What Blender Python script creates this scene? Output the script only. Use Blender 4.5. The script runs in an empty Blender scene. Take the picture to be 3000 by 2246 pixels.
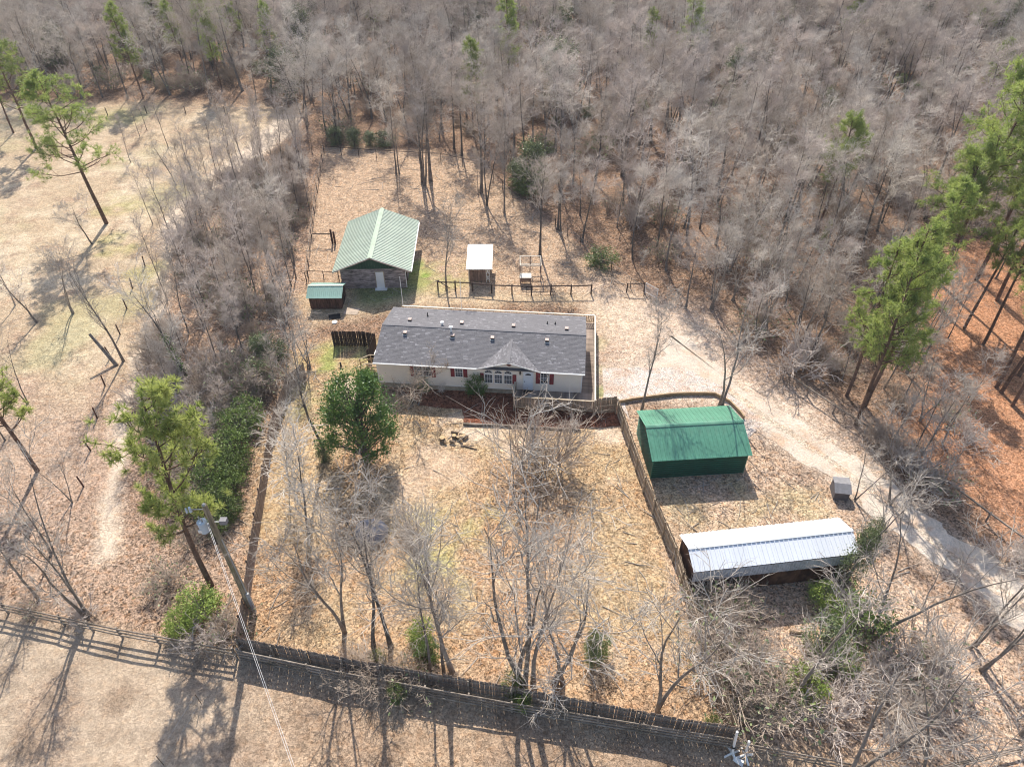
import bpy, math, random
import numpy as np
R=math.radians
# ------------------------------------------------------------------ camera, light, exposure
F=2089.4; PITCH=R(40.601); CH=43.146
scene=bpy.context.scene
col=scene.collection
cam=bpy.data.cameras.new('camera'); camo=bpy.data.objects.new('camera',cam); col.objects.link(camo)
cam.sensor_fit='HORIZONTAL'; cam.sensor_width=36; cam.lens=36*F/3000
cam.clip_start=1; cam.clip_end=2000
camo.location=(0,0,CH); camo.rotation_euler=(math.pi/2-PITCH,0,0)
scene.camera=camo
SUN_EL=43; SUN_AZ=-8
w=bpy.data.worlds.new("World"); scene.world=w; w.use_nodes=True
nt=w.node_tree; bgn=nt.nodes['Background']
sky=nt.nodes.new('ShaderNodeTexSky'); sky.sky_type='NISHITA'; sky.sun_disc=False
sky.sun_elevation=R(SUN_EL); sky.sun_rotation=R(SUN_AZ); sky.air_density=1.0; sky.dust_density=1.5
nt.links.new(sky.outputs[0],bgn.inputs[0]); bgn.inputs[1].default_value=0.15
sl=bpy.data.lights.new('sun','SUN'); sl.energy=5; sl.angle=R(0.5); sl.color=(1,.94,.84)
so=bpy.data.objects.new('sun',sl); col.objects.link(so)
so.rotation_euler=(R(SUN_EL-90),0,R(-SUN_AZ)) ; so.location=(-10,80,80)
scene.view_settings.view_transform='Standard'; scene.view_settings.look='None'
scene.view_settings.exposure=0.6; scene.view_settings.gamma=1
scene.view_settings.use_curve_mapping=False
scene.render.engine='CYCLES'; scene.cycles.pixel_filter_type='BLACKMAN_HARRIS'; scene.cycles.filter_width=1.1
scene.cycles.max_bounces=5; scene.cycles.diffuse_bounces=3; scene.cycles.transparent_max_bounces=8

# ------------------------------------------------------------------ helpers
CP,SP=math.cos(PITCH),math.sin(PITCH)
def g(px,py,z=0.0):
    """where the photo's pixel meets the height z"""
    u=(px-1500)/F; v=(1123-py)/F
    d=(u,CP+v*SP,-SP+v*CP); t=(CH-z)/-d[2]
    return (d[0]*t,d[1]*t,z)
def hgt(x,y,topy):
    v=(1123-topy)/F
    return CH+(v*y*CP-y*SP)/(CP+v*SP)
def proj(x,y,z):
    r2=z-CH; k=y*CP-r2*SP
    return 1500+F*x/k, 1123-F*(y*SP+r2*CP)/k
def z1(X,Y): return (1000+X*.4069,820+Y*.4069)
def z2(X,Y): return (850+X*.45208,580+Y*.45208)
rng=random.Random(5); nr=np.random.RandomState(7)
def tag(o,label=None,cat=None,group=None,kind=None):
    if label: o['label']=label
    if cat: o['category']=cat
    if group: o['group']=group
    if kind: o['kind']=kind
    return o
def empty(name,loc,rz=0,**k):
    o=bpy.data.objects.new(name,None); col.objects.link(o); o.location=loc; o.rotation_euler=(0,0,rz)
    o.empty_display_size=.3
    return tag(o,**k)
def link(name,me,parent=None,loc=None,rot=None,scl=None):
    o=bpy.data.objects.new(name,me); col.objects.link(o)
    if parent: o.parent=parent
    if loc is not None: o.location=loc
    if rot is not None: o.rotation_euler=rot
    if scl is not None: o.scale=scl
    return o
def copy_tree(o,parent=None):
    c=o.copy(); col.objects.link(c)
    if parent: c.parent=parent
    for ch in o.children:
        copy_tree(ch,c)
    return c
class MB:
    def __init__(s): s.v=[]; s.f=[]; s.m=[]
    def add(s,v,f,m=0):
        n=len(s.v); s.v+=[tuple(p) for p in v]; s.f+=[tuple(i+n for i in q) for q in f]; s.m+=[m]*len(f); return s
    def box(s,x0,x1,y0,y1,z0,z1,m=0):
        return s.add([(x0,y0,z0),(x1,y0,z0),(x1,y1,z0),(x0,y1,z0),(x0,y0,z1),(x1,y0,z1),(x1,y1,z1),(x0,y1,z1)],
          [(0,3,2,1),(4,5,6,7),(0,1,5,4),(1,2,6,5),(2,3,7,6),(3,0,4,7)],m)
    def bar(s,a,b,w,h,m=0,up=(0,0,1)):
        a=np.array(a,float); b=np.array(b,float); d=b-a; d/=np.linalg.norm(d)
        up=np.array(up,float)
        if abs(d@up)>.98: up=np.array([0,1.,0])
        sx=np.cross(d,up); sx/=np.linalg.norm(sx); uz=np.cross(sx,d)
        c=[sx*w/2*i+uz*h/2*j for i,j in((-1,-1),(1,-1),(1,1),(-1,1))]
        return s.add([a+q for q in c]+[b+q for q in c],[(3,2,1,0),(4,5,6,7),(0,1,5,4),(1,2,6,5),(2,3,7,6),(3,0,4,7)],m)
    def cyl(s,a,b,r0,r1,n=8,m=0,cap=True):
        a=np.array(a,float); b=np.array(b,float); d=b-a; d/=np.linalg.norm(d)
        up=np.array([0,0,1.]) if abs(d[2])<.95 else np.array([1.,0,0])
        x=np.cross(d,up); x/=np.linalg.norm(x); y=np.cross(d,x)
        v=[];f=[]
        for i in range(n):
            t=2*math.pi*i/n; q=x*math.cos(t)+y*math.sin(t); v.append(a+q*r0)
        for i in range(n):
            t=2*math.pi*i/n; q=x*math.cos(t)+y*math.sin(t); v.append(b+q*r1)
        for i in range(n): j=(i+1)%n; f.append((i,j,n+j,n+i))
        if cap: f+=[tuple(range(n-1,-1,-1)),tuple(range(n,2*n))]
        return s.add(v,f,m)
    def quad(s,*p,m=0): return s.add(p,[tuple(range(len(p)))],m)
    def mesh(s,name,mats):
        me=bpy.data.meshes.new(name); me.from_pydata(s.v,[],s.f)
        for x in (mats if isinstance(mats,(list,tuple)) else [mats]): me.materials.append(x)
        if any(s.m): me.polygons.foreach_set('material_index',s.m)
        me.update(); return me
    def build(s,name,mats,parent=None,**k): return link(name,s.mesh(name,mats),parent,**k)
def bevel(o,w=.01,n=1):
    b=o.modifiers.new('bevel','BEVEL'); b.width=w; b.segments=n; b.limit_method='ANGLE'; return o

# ------------------------------------------------------------------ materials
def N(t,ty,**k):
    n=t.nodes.new(ty)
    for a,b in k.items(): setattr(n,a,b)
    return n
def mat(name,c,rough=.8,var=.25,scale=3.,c2=None,bump=0,bscale=None,rnd=.25,metal=0,stretch=None,streak=0,spec=.3,transl=0,attr=None,dirt=None,dscale=.7):
    m=bpy.data.materials.new(name); m.use_nodes=True; t=m.node_tree; L=t.links
    b=t.nodes['Principled BSDF']; b.inputs['Roughness'].default_value=rough; b.inputs['Metallic'].default_value=metal
    b.inputs['Specular IOR Level'].default_value=spec
    tc=N(t,'ShaderNodeTexCoord'); src=tc.outputs['Object']
    if stretch:
        mp=N(t,'ShaderNodeMapping'); mp.inputs['Scale'].default_value=stretch; L.new(src,mp.inputs[0]); src=mp.outputs[0]
    no=N(t,'ShaderNodeTexNoise'); no.inputs['Scale'].default_value=scale; no.inputs['Detail'].default_value=5; no.inputs['Roughness'].default_value=.65
    L.new(src,no.inputs['Vector'])
    c2=c2 or tuple(x*(1-var*1.6) for x in c)
    mr=N(t,'ShaderNodeMapRange'); mr.inputs[1].default_value=.35; mr.inputs[2].default_value=.65; L.new(no.outputs[0],mr.inputs[0])
    mx=N(t,'ShaderNodeMix',data_type='RGBA'); mx.inputs[6].default_value=(*c,1); mx.inputs[7].default_value=(*c2,1)
    L.new(mr.outputs[0],mx.inputs[0]); out=mx.outputs[2]
    if attr:
        at=N(t,'ShaderNodeAttribute',attribute_name=attr); m2=N(t,'ShaderNodeMix',data_type='RGBA',blend_type='MULTIPLY'); m2.inputs[0].default_value=1
        L.new(out,m2.inputs[6]); L.new(at.outputs['Color'],m2.inputs[7]); out=m2.outputs[2]
    if dirt:
        n2=N(t,'ShaderNodeTexNoise'); n2.inputs['Scale'].default_value=dscale; n2.inputs['Detail'].default_value=6; L.new(tc.outputs['Object'],n2.inputs['Vector'])
        r2=N(t,'ShaderNodeMapRange'); r2.inputs[1].default_value=.52; r2.inputs[2].default_value=.72; r2.inputs[4].default_value=.8; L.new(n2.outputs[0],r2.inputs[0])
        m3=N(t,'ShaderNodeMix',data_type='RGBA'); m3.inputs[7].default_value=(*dirt,1); L.new(r2.outputs[0],m3.inputs[0]); L.new(out,m3.inputs[6]); out=m3.outputs[2]
    if rnd:
        oi=N(t,'ShaderNodeObjectInfo'); r=N(t,'ShaderNodeMapRange'); r.inputs[3].default_value=1-rnd; r.inputs[4].default_value=1+rnd
        L.new(oi.outputs['Random'],r.inputs[0])
        m4=N(t,'ShaderNodeVectorMath',operation='SCALE'); L.new(out,m4.inputs[0]); L.new(r.outputs[0],m4.inputs['Scale']); out=m4.outputs[0]
    L.new(out,b.inputs['Base Color'])
    if bump:
        bn=N(t,'ShaderNodeTexNoise'); bn.inputs['Scale'].default_value=bscale or scale*4; bn.inputs['Detail'].default_value=4; L.new(src,bn.inputs['Vector'])
        bp=N(t,'ShaderNodeBump'); bp.inputs['Strength'].default_value=bump; bp.inputs['Distance'].default_value=.03
        L.new(bn.outputs[0],bp.inputs['Height']); L.new(bp.outputs[0],b.inputs['Normal'])
    if transl:
        tr=N(t,'ShaderNodeBsdfTranslucent'); ms=N(t,'ShaderNodeMixShader'); ms.inputs[0].default_value=transl
        L.new(out,tr.inputs[0]); L.new(b.outputs[0],ms.inputs[1]); L.new(tr.outputs[0],ms.inputs[2])
        L.new(ms.outputs[0],t.nodes['Material Output'].inputs['Surface'])
    return m
M={}
M['bark']=mat('bark',(.22,.19,.165),.9,.4,2.5,rnd=.3,bump=.4,spec=.1)
M['twig']=mat('twig',(.68,.61,.53),.85,.25,1.2,rnd=.18,spec=.2,c2=(.50,.435,.37))
M['twigyard']=mat('yard_twig',(.55,.485,.415),.85,.25,1.2,rnd=.15,spec=.15,c2=(.36,.31,.265))
M['twigbrush']=mat('brush_twig',(.46,.375,.30),.85,.25,1.2,rnd=.25,spec=.1,c2=(.29,.225,.175))
M['limb']=mat('limb_bark',(.36,.315,.27),.9,.4,2.,rnd=.25,spec=.1,c2=(.20,.17,.145))
M['twigdark']=mat('brown_twig',(.56,.48,.405),.85,.25,1.2,rnd=.2,spec=.1,c2=(.40,.33,.27))
M['twigred']=mat('twig_reddish',(.60,.51,.44),.85,.25,1.2,rnd=.2,spec=.15,c2=(.48,.40,.35))
M['palebark']=mat('pale_bark',(.29,.25,.215),.9,.4,2.5,rnd=.2,bump=.4,spec=.1,c2=(.15,.125,.10))
M['pinebark']=mat('pine_bark',(.20,.125,.09),.9,.4,3,rnd=.2,bump=.6,spec=.1)
M['needle']=mat('pine_needles',(.40,.45,.13),.55,.4,.9,rnd=.15,transl=.45,c2=(.20,.27,.07),spec=.3)
M['needleyellow']=mat('yellow_pine_needles',(.52,.55,.18),.55,.4,.9,rnd=.1,transl=.45,c2=(.27,.33,.08),spec=.3)
M['leaf']=mat('green_leaves',(.16,.27,.05),.45,.5,1.6,rnd=.2,transl=.3,c2=(.05,.12,.025),spec=.45)
M['leafmid']=mat('mid_green_leaves',(.22,.29,.07),.5,.5,1.6,rnd=.25,transl=.3,c2=(.08,.13,.03),spec=.4)
M['leafy']=mat('yellow_green_leaves',(.36,.42,.10),.5,.4,1.6,rnd=.2,transl=.3,c2=(.16,.24,.05))
M['leafbrown']=mat('dead_leaves',(.26,.12,.06),.7,.4,2,rnd=.2,transl=.2)
M['leafdull']=mat('dull_green_leaves',(.24,.28,.12),.5,.4,1.6,rnd=.25,transl=.2,c2=(.07,.10,.045),spec=.4)
M['picket']=mat('weathered_picket',(.44,.345,.25),.85,.35,2.,rnd=.22,bump=.3,stretch=(6,6,1),spec=.1)
M['oldpicket']=mat('grey_brown_picket',(.34,.265,.215),.85,.35,2.,rnd=.2,bump=.3,stretch=(6,6,1),spec=.1)
M['rail']=mat('fence_rail_wood',(.54,.44,.32),.85,.3,2.,rnd=.2,bump=.3,spec=.1)
M['darkwood']=mat('dark_stained_wood',(.085,.06,.05),.85,.35,3.,rnd=.2,spec=.1)
M['greyrail']=mat('grey_board',(.36,.30,.245),.85,.4,2.,rnd=.25,bump=.3,spec=.1,dirt=(.12,.10,.07))
M['newwood']=mat('treated_timber',(.50,.36,.22),.8,.3,3.,rnd=.15,stretch=(1,4,4),spec=.1,bump=.3)
M['deck']=mat('deck_board_wood',(.40,.31,.25),.8,.5,1.4,rnd=.28,stretch=(.6,5,5),spec=.15,dirt=(.48,.42,.36),dscale=1.1)
M['rusty']=mat('rust_brown_wall',(.085,.035,.02),.8,.4,2.,rnd=0,stretch=(3,3,.4),dirt=(.22,.12,.07),dscale=.8)
M['siding']=mat('cream_vinyl_siding',(.83,.75,.64),.6,.05,.6,rnd=0,spec=.3)
M['white']=mat('white_trim',(.80,.79,.76),.5,.06,1.,rnd=.04)
M['cream']=mat('cream_trim',(.66,.60,.50),.6,.1,1.,rnd=.05)
M['skirt']=mat('skirting_block',(.44,.38,.29),.85,.3,2.,rnd=0,bump=.3)
M['shutter']=mat('maroon_shutter',(.26,.03,.035),.55,.2,2.,rnd=.05)
M['glass']=mat('window_glass',(.035,.045,.06),.06,.2,.7,rnd=0,spec=.8)
M['brick']=mat('brick_red_vent',(.24,.06,.035),.7,.2,3.,rnd=0)
M['door']=mat('white_door_paint',(.74,.78,.82),.45,.05,1.,rnd=0)
M['black']=mat('black_rubber',(.015,.015,.017),.7,.3,3.,rnd=0)
M['gal']=mat('galvanised_metal',(.42,.44,.46),.35,.2,2.,rnd=.1,metal=.6)
M['ventbrown']=mat('vent_cap',(.50,.38,.33),.6,.2,2.,rnd=.15)
M['shingle']=mat('asphalt_shingle',(.19,.182,.19),.92,.25,14.,rnd=0,bump=.35,bscale=40,attr='tone',spec=.25,dirt=(.14,.134,.14),dscale=.5)
M['barnroof']=mat('pale_green_roof_metal',(.56,.62,.49),.42,.12,.8,rnd=.05,metal=0,spec=.5,dirt=(.60,.60,.48),dscale=.9)
M['barngable']=mat('dark_green_metal',(.02,.075,.045),.5,.2,2.,rnd=0,stretch=(4,4,.5),dirt=(.05,.10,.07))
M['ridgecap']=mat('ridge_cap_metal',(.40,.48,.36),.45,.1,1.,rnd=0)
M['barnwall']=mat('grey_block_wall',(.40,.34,.325),.9,.5,1.6,rnd=.15,bump=.4,stretch=(1,1,4),dirt=(.24,.20,.19),dscale=1.3)
M['shedroof']=mat('green_shed_roof',(.095,.27,.175),.30,.2,1.2,rnd=.04,spec=.7,dirt=(.22,.37,.26),dscale=.35)
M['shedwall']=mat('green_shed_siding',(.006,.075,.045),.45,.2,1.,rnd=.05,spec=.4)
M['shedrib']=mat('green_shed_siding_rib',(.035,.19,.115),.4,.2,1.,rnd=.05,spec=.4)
M['whiteroof']=mat('white_metal_roof',(.70,.72,.76),.4,.05,.8,rnd=.03,spec=.4)
M['skirtmetal']=mat('dirty_corrugated_metal',(.50,.51,.54),.5,.2,1.,rnd=.1,stretch=(5,5,.5),dirt=(.22,.21,.21),dscale=2.2)
M['coopwood']=mat('reddish_brown_boards',(.13,.065,.045),.85,.4,2.,rnd=.25,stretch=(5,5,1))
M['hutch']=mat('faded_brown_boards',(.27,.18,.135),.85,.3,2.,rnd=.2,stretch=(5,5,1))
M['grey']=mat('grey_roofing',(.27,.26,.265),.85,.15,3.,rnd=.1)
M['greywall']=mat('charcoal_panel',(.15,.135,.135),.85,.15,3.,rnd=.1)
M['polewood']=mat('utility_pole_wood',(.34,.28,.19),.85,.4,2.,rnd=0,stretch=(5,5,.5),dirt=(.10,.12,.03))
M['transformer']=mat('pale_grey_steel',(.50,.57,.62),.4,.08,1.,rnd=0)
M['conduit']=mat('grey_conduit',(.38,.39,.39),.5,.2,1.,rnd=0)
M['wire']=mat('pale_cable',(.72,.70,.68),.5,.05,1.,rnd=0)
M['log']=mat('cut_log',(.24,.17,.11),.9,.4,3.,rnd=.2,bump=.3)
M['cutend']=mat('fresh_cut_wood',(.55,.38,.20),.8,.2,3.,rnd=.1)
M['cover']=mat('blue_grey_cover',(.30,.30,.34),.8,.3,2.,rnd=0)
M['orange']=mat('orange_plastic',(.85,.30,.02),.5,.05,1.,rnd=0)
M['ply']=mat('bare_plywood',(.48,.38,.29),.85,.2,2.,rnd=0,dirt=(.30,.24,.19))
# ------------------------------------------------------------------ ground
def vnoise(x,y,s,seed):
    r=np.random.RandomState(seed); G=r.rand(128,128); x=np.asarray(x)/s+500; y=np.asarray(y)/s+500
    i=np.floor(x).astype(int); j=np.floor(y).astype(int); u=x-i; v=y-j; u=u*u*(3-2*u); v=v*v*(3-2*v)
    a=G[i%128,j%128]; b=G[(i+1)%128,j%128]; c=G[i%128,(j+1)%128]; d=G[(i+1)%128,(j+1)%128]
    return (a*(1-u)+b*u)*(1-v)+(c*(1-u)+d*u)*v
def fbm(x,y,s,seed,o=4): return sum(vnoise(x,y,s/2**k,seed+k)*.5**k for k in range(o))/(2-.5**(o-1))
def world(poly): return np.array([g(*p)[:2] for p in poly])
def sdf(x,y,P):
    """signed distance to polygon P, positive inside"""
    d=np.full(x.shape,1e9); ins=np.zeros(x.shape,bool); n=len(P)
    for i in range(n):
        a=P[i]; b=P[(i+1)%n]; e=b-a; wx=x-a[0]; wy=y-a[1]
        t=np.clip((wx*e[0]+wy*e[1])/(e@e),0,1); d=np.minimum(d,np.hypot(wx-e[0]*t,wy-e[1]*t))
        c=((a[1]<=y)&(b[1]>y))|((b[1]<=y)&(a[1]>y)); 
        if e[1]!=0: ins^=c&(x<a[0]+(y-a[1])*e[0]/e[1])
    return np.where(ins,d,-d)
def inside(x,y,P): return bool(sdf(np.array([x]),np.array([y]),P)[0]>0)
P_field=world([(-900,300),(0,300),(560,305),(880,315),(760,430),(640,540),(500,640),(455,720),(440,900),(390,1060),(310,1180),(290,1330),(200,1420),(-900,1440)])
P_track=world([(840,320),(640,500),(475,640),(450,900),(395,1060),(330,1240),(300,1450),(270,1640),(330,1640),(345,1450),(385,1240),(440,1080),(480,900),(505,700),(680,540),(900,350)])
P_yardback=world([(950,425),(1400,450),(1520,590),(1900,860),(1850,880),(900,900),(895,760)])
P_lawn=world([(880,860),(1850,860),(2000,960),(1760,1000),(1730,880),(1100,905),(900,960)])
P_front=world([(870,1000),(1090,1000),(1100,1180),(1830,1180),(2160,2130),(690,1870),(740,1500),(830,1110)])
P_drive=world([(1765,1080),(1900,1066),(1950,1040),(1960,985),(2010,985),(2070,1050),(2170,1140),(2310,1215),(2440,1300),(2540,1372),(2710,1505),(2850,1600),(3010,1705),(3400,1960),(3400,2160),(3010,1870),(2780,1675),(2570,1510),(2390,1375),(2290,1310),(2200,1255),(2165,1195),(2110,1155),(1980,1150),(1815,1175),(1790,1172)])
P_gravel=world([(1765,1078),(2000,1075),(2110,1130),(2240,1240),(2180,1290),(2170,1225),(2105,1160),(1990,1155),(1830,1180),(1850,1240),(1835,1210),(1800,1170),(1768,1168)])
P_mulch=world([z1(250,690),z1(430,790),z1(560,905),z1(860,935),z1(880,1035),z1(1320,1050),z1(1720,1070),z1(2010,1055),z1(2000,975),z1(1980,900),z1(1830,870),z1(1240,870),z1(1235,790),z1(700,745),z1(600,735)])
P_straw=world([(2560,820),(2720,900),(2720,1080),(2620,1250),(2760,1420),(3100,1640),(3900,1700),(3900,700),(2900,700)])
P_paddock=world([(-900,1560),(0,1785),(690,1900),(2160,2165),(2700,2262),(2700,3200),(-900,3200)])
P_thicket=world([(600,520),(930,440),(915,720),(880,1000),(840,1085),(790,1180),(745,1480),(720,1700),(560,1500),(400,1100),(450,820),(500,690)])
P_forest=world([(-2500,-250),(5500,-250),(5500,800),(3000,1560),(2560,1250),(2130,990),(1960,870),(1640,690),(1490,500),(1380,440),(1100,430),(950,425),(840,300),(560,295),(0,290),(-2500,290)])
def axis(a,b,mid0,mid1,s,sf):
    v=[mid0]; 
    while v[-1]<mid1: v.append(v[-1]+s)
    st=s
    while v[-1]<b: st=min(st*1.12,sf); v.append(v[-1]+st)
    st=s
    while v[0]>a: st=min(st*1.12,sf); v.insert(0,v[0]-st)
    return np.array(v)
gx=axis(-700,700,-62,52,.42,25); gy=axis(-60,1500,10,100,.42,30)
X,Y=np.meshgrid(gx,gy); nx,ny=len(gx),len(gy)
X=X.ravel(); Y=Y.ravel()
wx=X+(fbm(X,Y,3,1)-.5)*2.6; wy=Y+(fbm(X,Y,3,21)-.5)*2.6
C=lambda r,g_,b: np.array([r,g_,b])
tone=np.tile(C(.235,.155,.105),(len(X),1)); fleck=np.ones(len(X))*.9
def lay(c,poly,soft,fl=None,amt=1,mask=None):
    global tone,fleck
    m=np.clip(.5+sdf(wx,wy,poly)/soft,0,1)*amt
    if mask is not None: m=m*mask
    tone=tone*(1-m[:,None])+np.asarray(c)*m[:,None]
    if fl is not None: fleck=fleck*(1-m)+fl*m
n1=fbm(X,Y,9,40); n2=fbm(X,Y,4,60); n3=fbm(X,Y,1.6,80)
hi=lambda n,a,b: np.clip((n-a)/(b-a),0,1)
lay((.34,.235,.165),P_thicket,2.5,.9)
lay((.44,.335,.225),P_field,3,.4); lay((.56,.455,.325),P_field,3,.3,.8,hi(n2,.45,.7)); lay((.36,.25,.175),P_field,3,.6,.7,hi(n1,.3,.5)*0+hi(n3,.55,.75))
lay((.33,.32,.15),P_field,3,.35,.45,hi(n1,.55,.72))
lay((.38,.27,.20),world([(-900,1230),(200,1100),(420,1240),(340,1480),(280,1660),(-900,1560)]),6,.6,.85)
lay((.33,.235,.17),world([(-900,1480),(250,1500),(420,1560),(660,1500),(720,1880),(0,1775),(-900,1600)]),5,.95,.9)
lay((.64,.52,.40),P_track,1.3,.15,.95)
lay((.42,.30,.205),P_yardback,1.2,.7)
lay((.47,.36,.235),P_lawn,3,.45); 
lay((.38,.255,.155),P_front,1.5,.85); lay((.41,.305,.18),P_front,2,.65,.7,hi(n1,.5,.65)); lay((.33,.205,.12),P_front,2,.95,.6,hi(n2,.52,.66)); lay((.50,.38,.26),P_front,2,.5,.6,hi(n3,.6,.75))
def spot(px,py,rad,c,fl,amt=1,nz=None):
    global tone,fleck
    cx,cy,_=g(px,py); d=np.hypot(wx-cx,wy-cy); m=np.clip((rad-d)/(rad*.5),0,1)*amt
    if nz is not None: m=m*nz
    tone=tone*(1-m[:,None])+np.asarray(c)*m[:,None]; fleck=fleck*(1-m)+fl*m
GR=(.24,.29,.07); GRY=(.36,.33,.14)
spot(1225,800,1.5,(.20,.31,.05),.3,.9); spot(1222,770,1.5,(.22,.31,.06),.3,.7); spot(1235,830,1.3,GR,.3,.8)
spot(1260,820,4,GRY,.4,.8,hi(n3,.3,.6)); spot(1120,840,5,(.13,.19,.06),.4,.75)
spot(1345,800,4,GRY,.5,.5,hi(n3,.4,.6)); spot(1010,1060,4,GRY,.4,.9,hi(n3,.3,.55)); spot(960,1060,3,GR,.4,.6,hi(n3,.4,.6))
spot(930,1180,4,GRY,.5,.7,hi(n3,.35,.6)); spot(1030,1150,2,(.62,.48,.36),.2,.9)
spot(1760,1150,1.2,GR,.3,.7); spot(1758,1010,1.0,GRY,.4,.7); spot(1763,1080,1.2,GR,.3,.6)
for q in [(1250,1560),(1330,1600),(1200,1650),(1290,1700),(1400,1500)]: spot(*q,3.2,GRY,.7,.55,hi(n3,.4,.65))
for q in [(1500,1290),(1420,1300),(1790,1270),(1660,1180),(1560,1200),(1350,1260)]: spot(*q,2.2,(.62,.49,.37),.3,.85,hi(n3,.3,.6))
for q in [(1250,1350),(1310,1380),(1200,1420)]: spot(*q,2.2,(.52,.38,.27),.4,.7)
spot(360,600,4,GRY,.4,.7,hi(n3,.3,.6)); spot(330,720,4,GRY,.4,.7,hi(n3,.3,.6)); spot(430,800,3,GRY,.4,.6,hi(n3,.3,.6)); spot(330,340,6,GRY,.4,.5,hi(n3,.3,.6))
lay((.45,.325,.235),world([(1810,1190),(2200,1290),(2480,1480),(2700,1700),(3000,1950),(3100,2300),(2200,2200),(2150,2120)]),2,.85)
lay((.40,.34,.17),world([(1900,1380),(2330,1380),(2480,1600),(2000,1560)]),3,.6,.5,hi(n2,.4,.6))
lay((.58,.45,.35),world([(1740,840),(2080,900),(2200,1050),(2560,1290),(2480,1380),(2300,1290),(1760,1080)]),5,.5,.8)
lay((.40,.205,.115),P_straw,4,.7)
lay((.42,.325,.235),P_paddock,1.2,.25); 
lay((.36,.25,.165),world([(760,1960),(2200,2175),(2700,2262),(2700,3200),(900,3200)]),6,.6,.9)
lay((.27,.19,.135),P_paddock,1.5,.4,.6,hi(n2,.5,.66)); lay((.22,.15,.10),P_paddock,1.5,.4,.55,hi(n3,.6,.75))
lay((.62,.52,.42),P_drive,3.5,.3,.75)
bad=lay
def colattr(me,name,vals,dom='POINT'):
    a=me.color_attributes.new(name,'FLOAT_COLOR',dom); v=np.ones((len(vals),4),np.float32); v[:,:3]=vals; a.data.foreach_set('color',v.ravel())
def fastmesh(name,V,Fq,mats,midx=None,k=4):
    me=bpy.data.meshes.new(name); V=np.asarray(V,np.float32); Fq=np.asarray(Fq,np.int32)
    me.vertices.add(len(V)); me.vertices.foreach_set('co',V.ravel())
    me.loops.add(Fq.size); me.loops.foreach_set('vertex_index',Fq.ravel())
    me.polygons.add(len(Fq)); me.polygons.foreach_set('loop_start',np.arange(len(Fq),dtype=np.int32)*Fq.shape[1])
    for m in mats: me.materials.append(m)
    if midx is not None: me.polygons.foreach_set('material_index',np.asarray(midx,np.int32))
    me.update(calc_edges=True); return me
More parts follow.
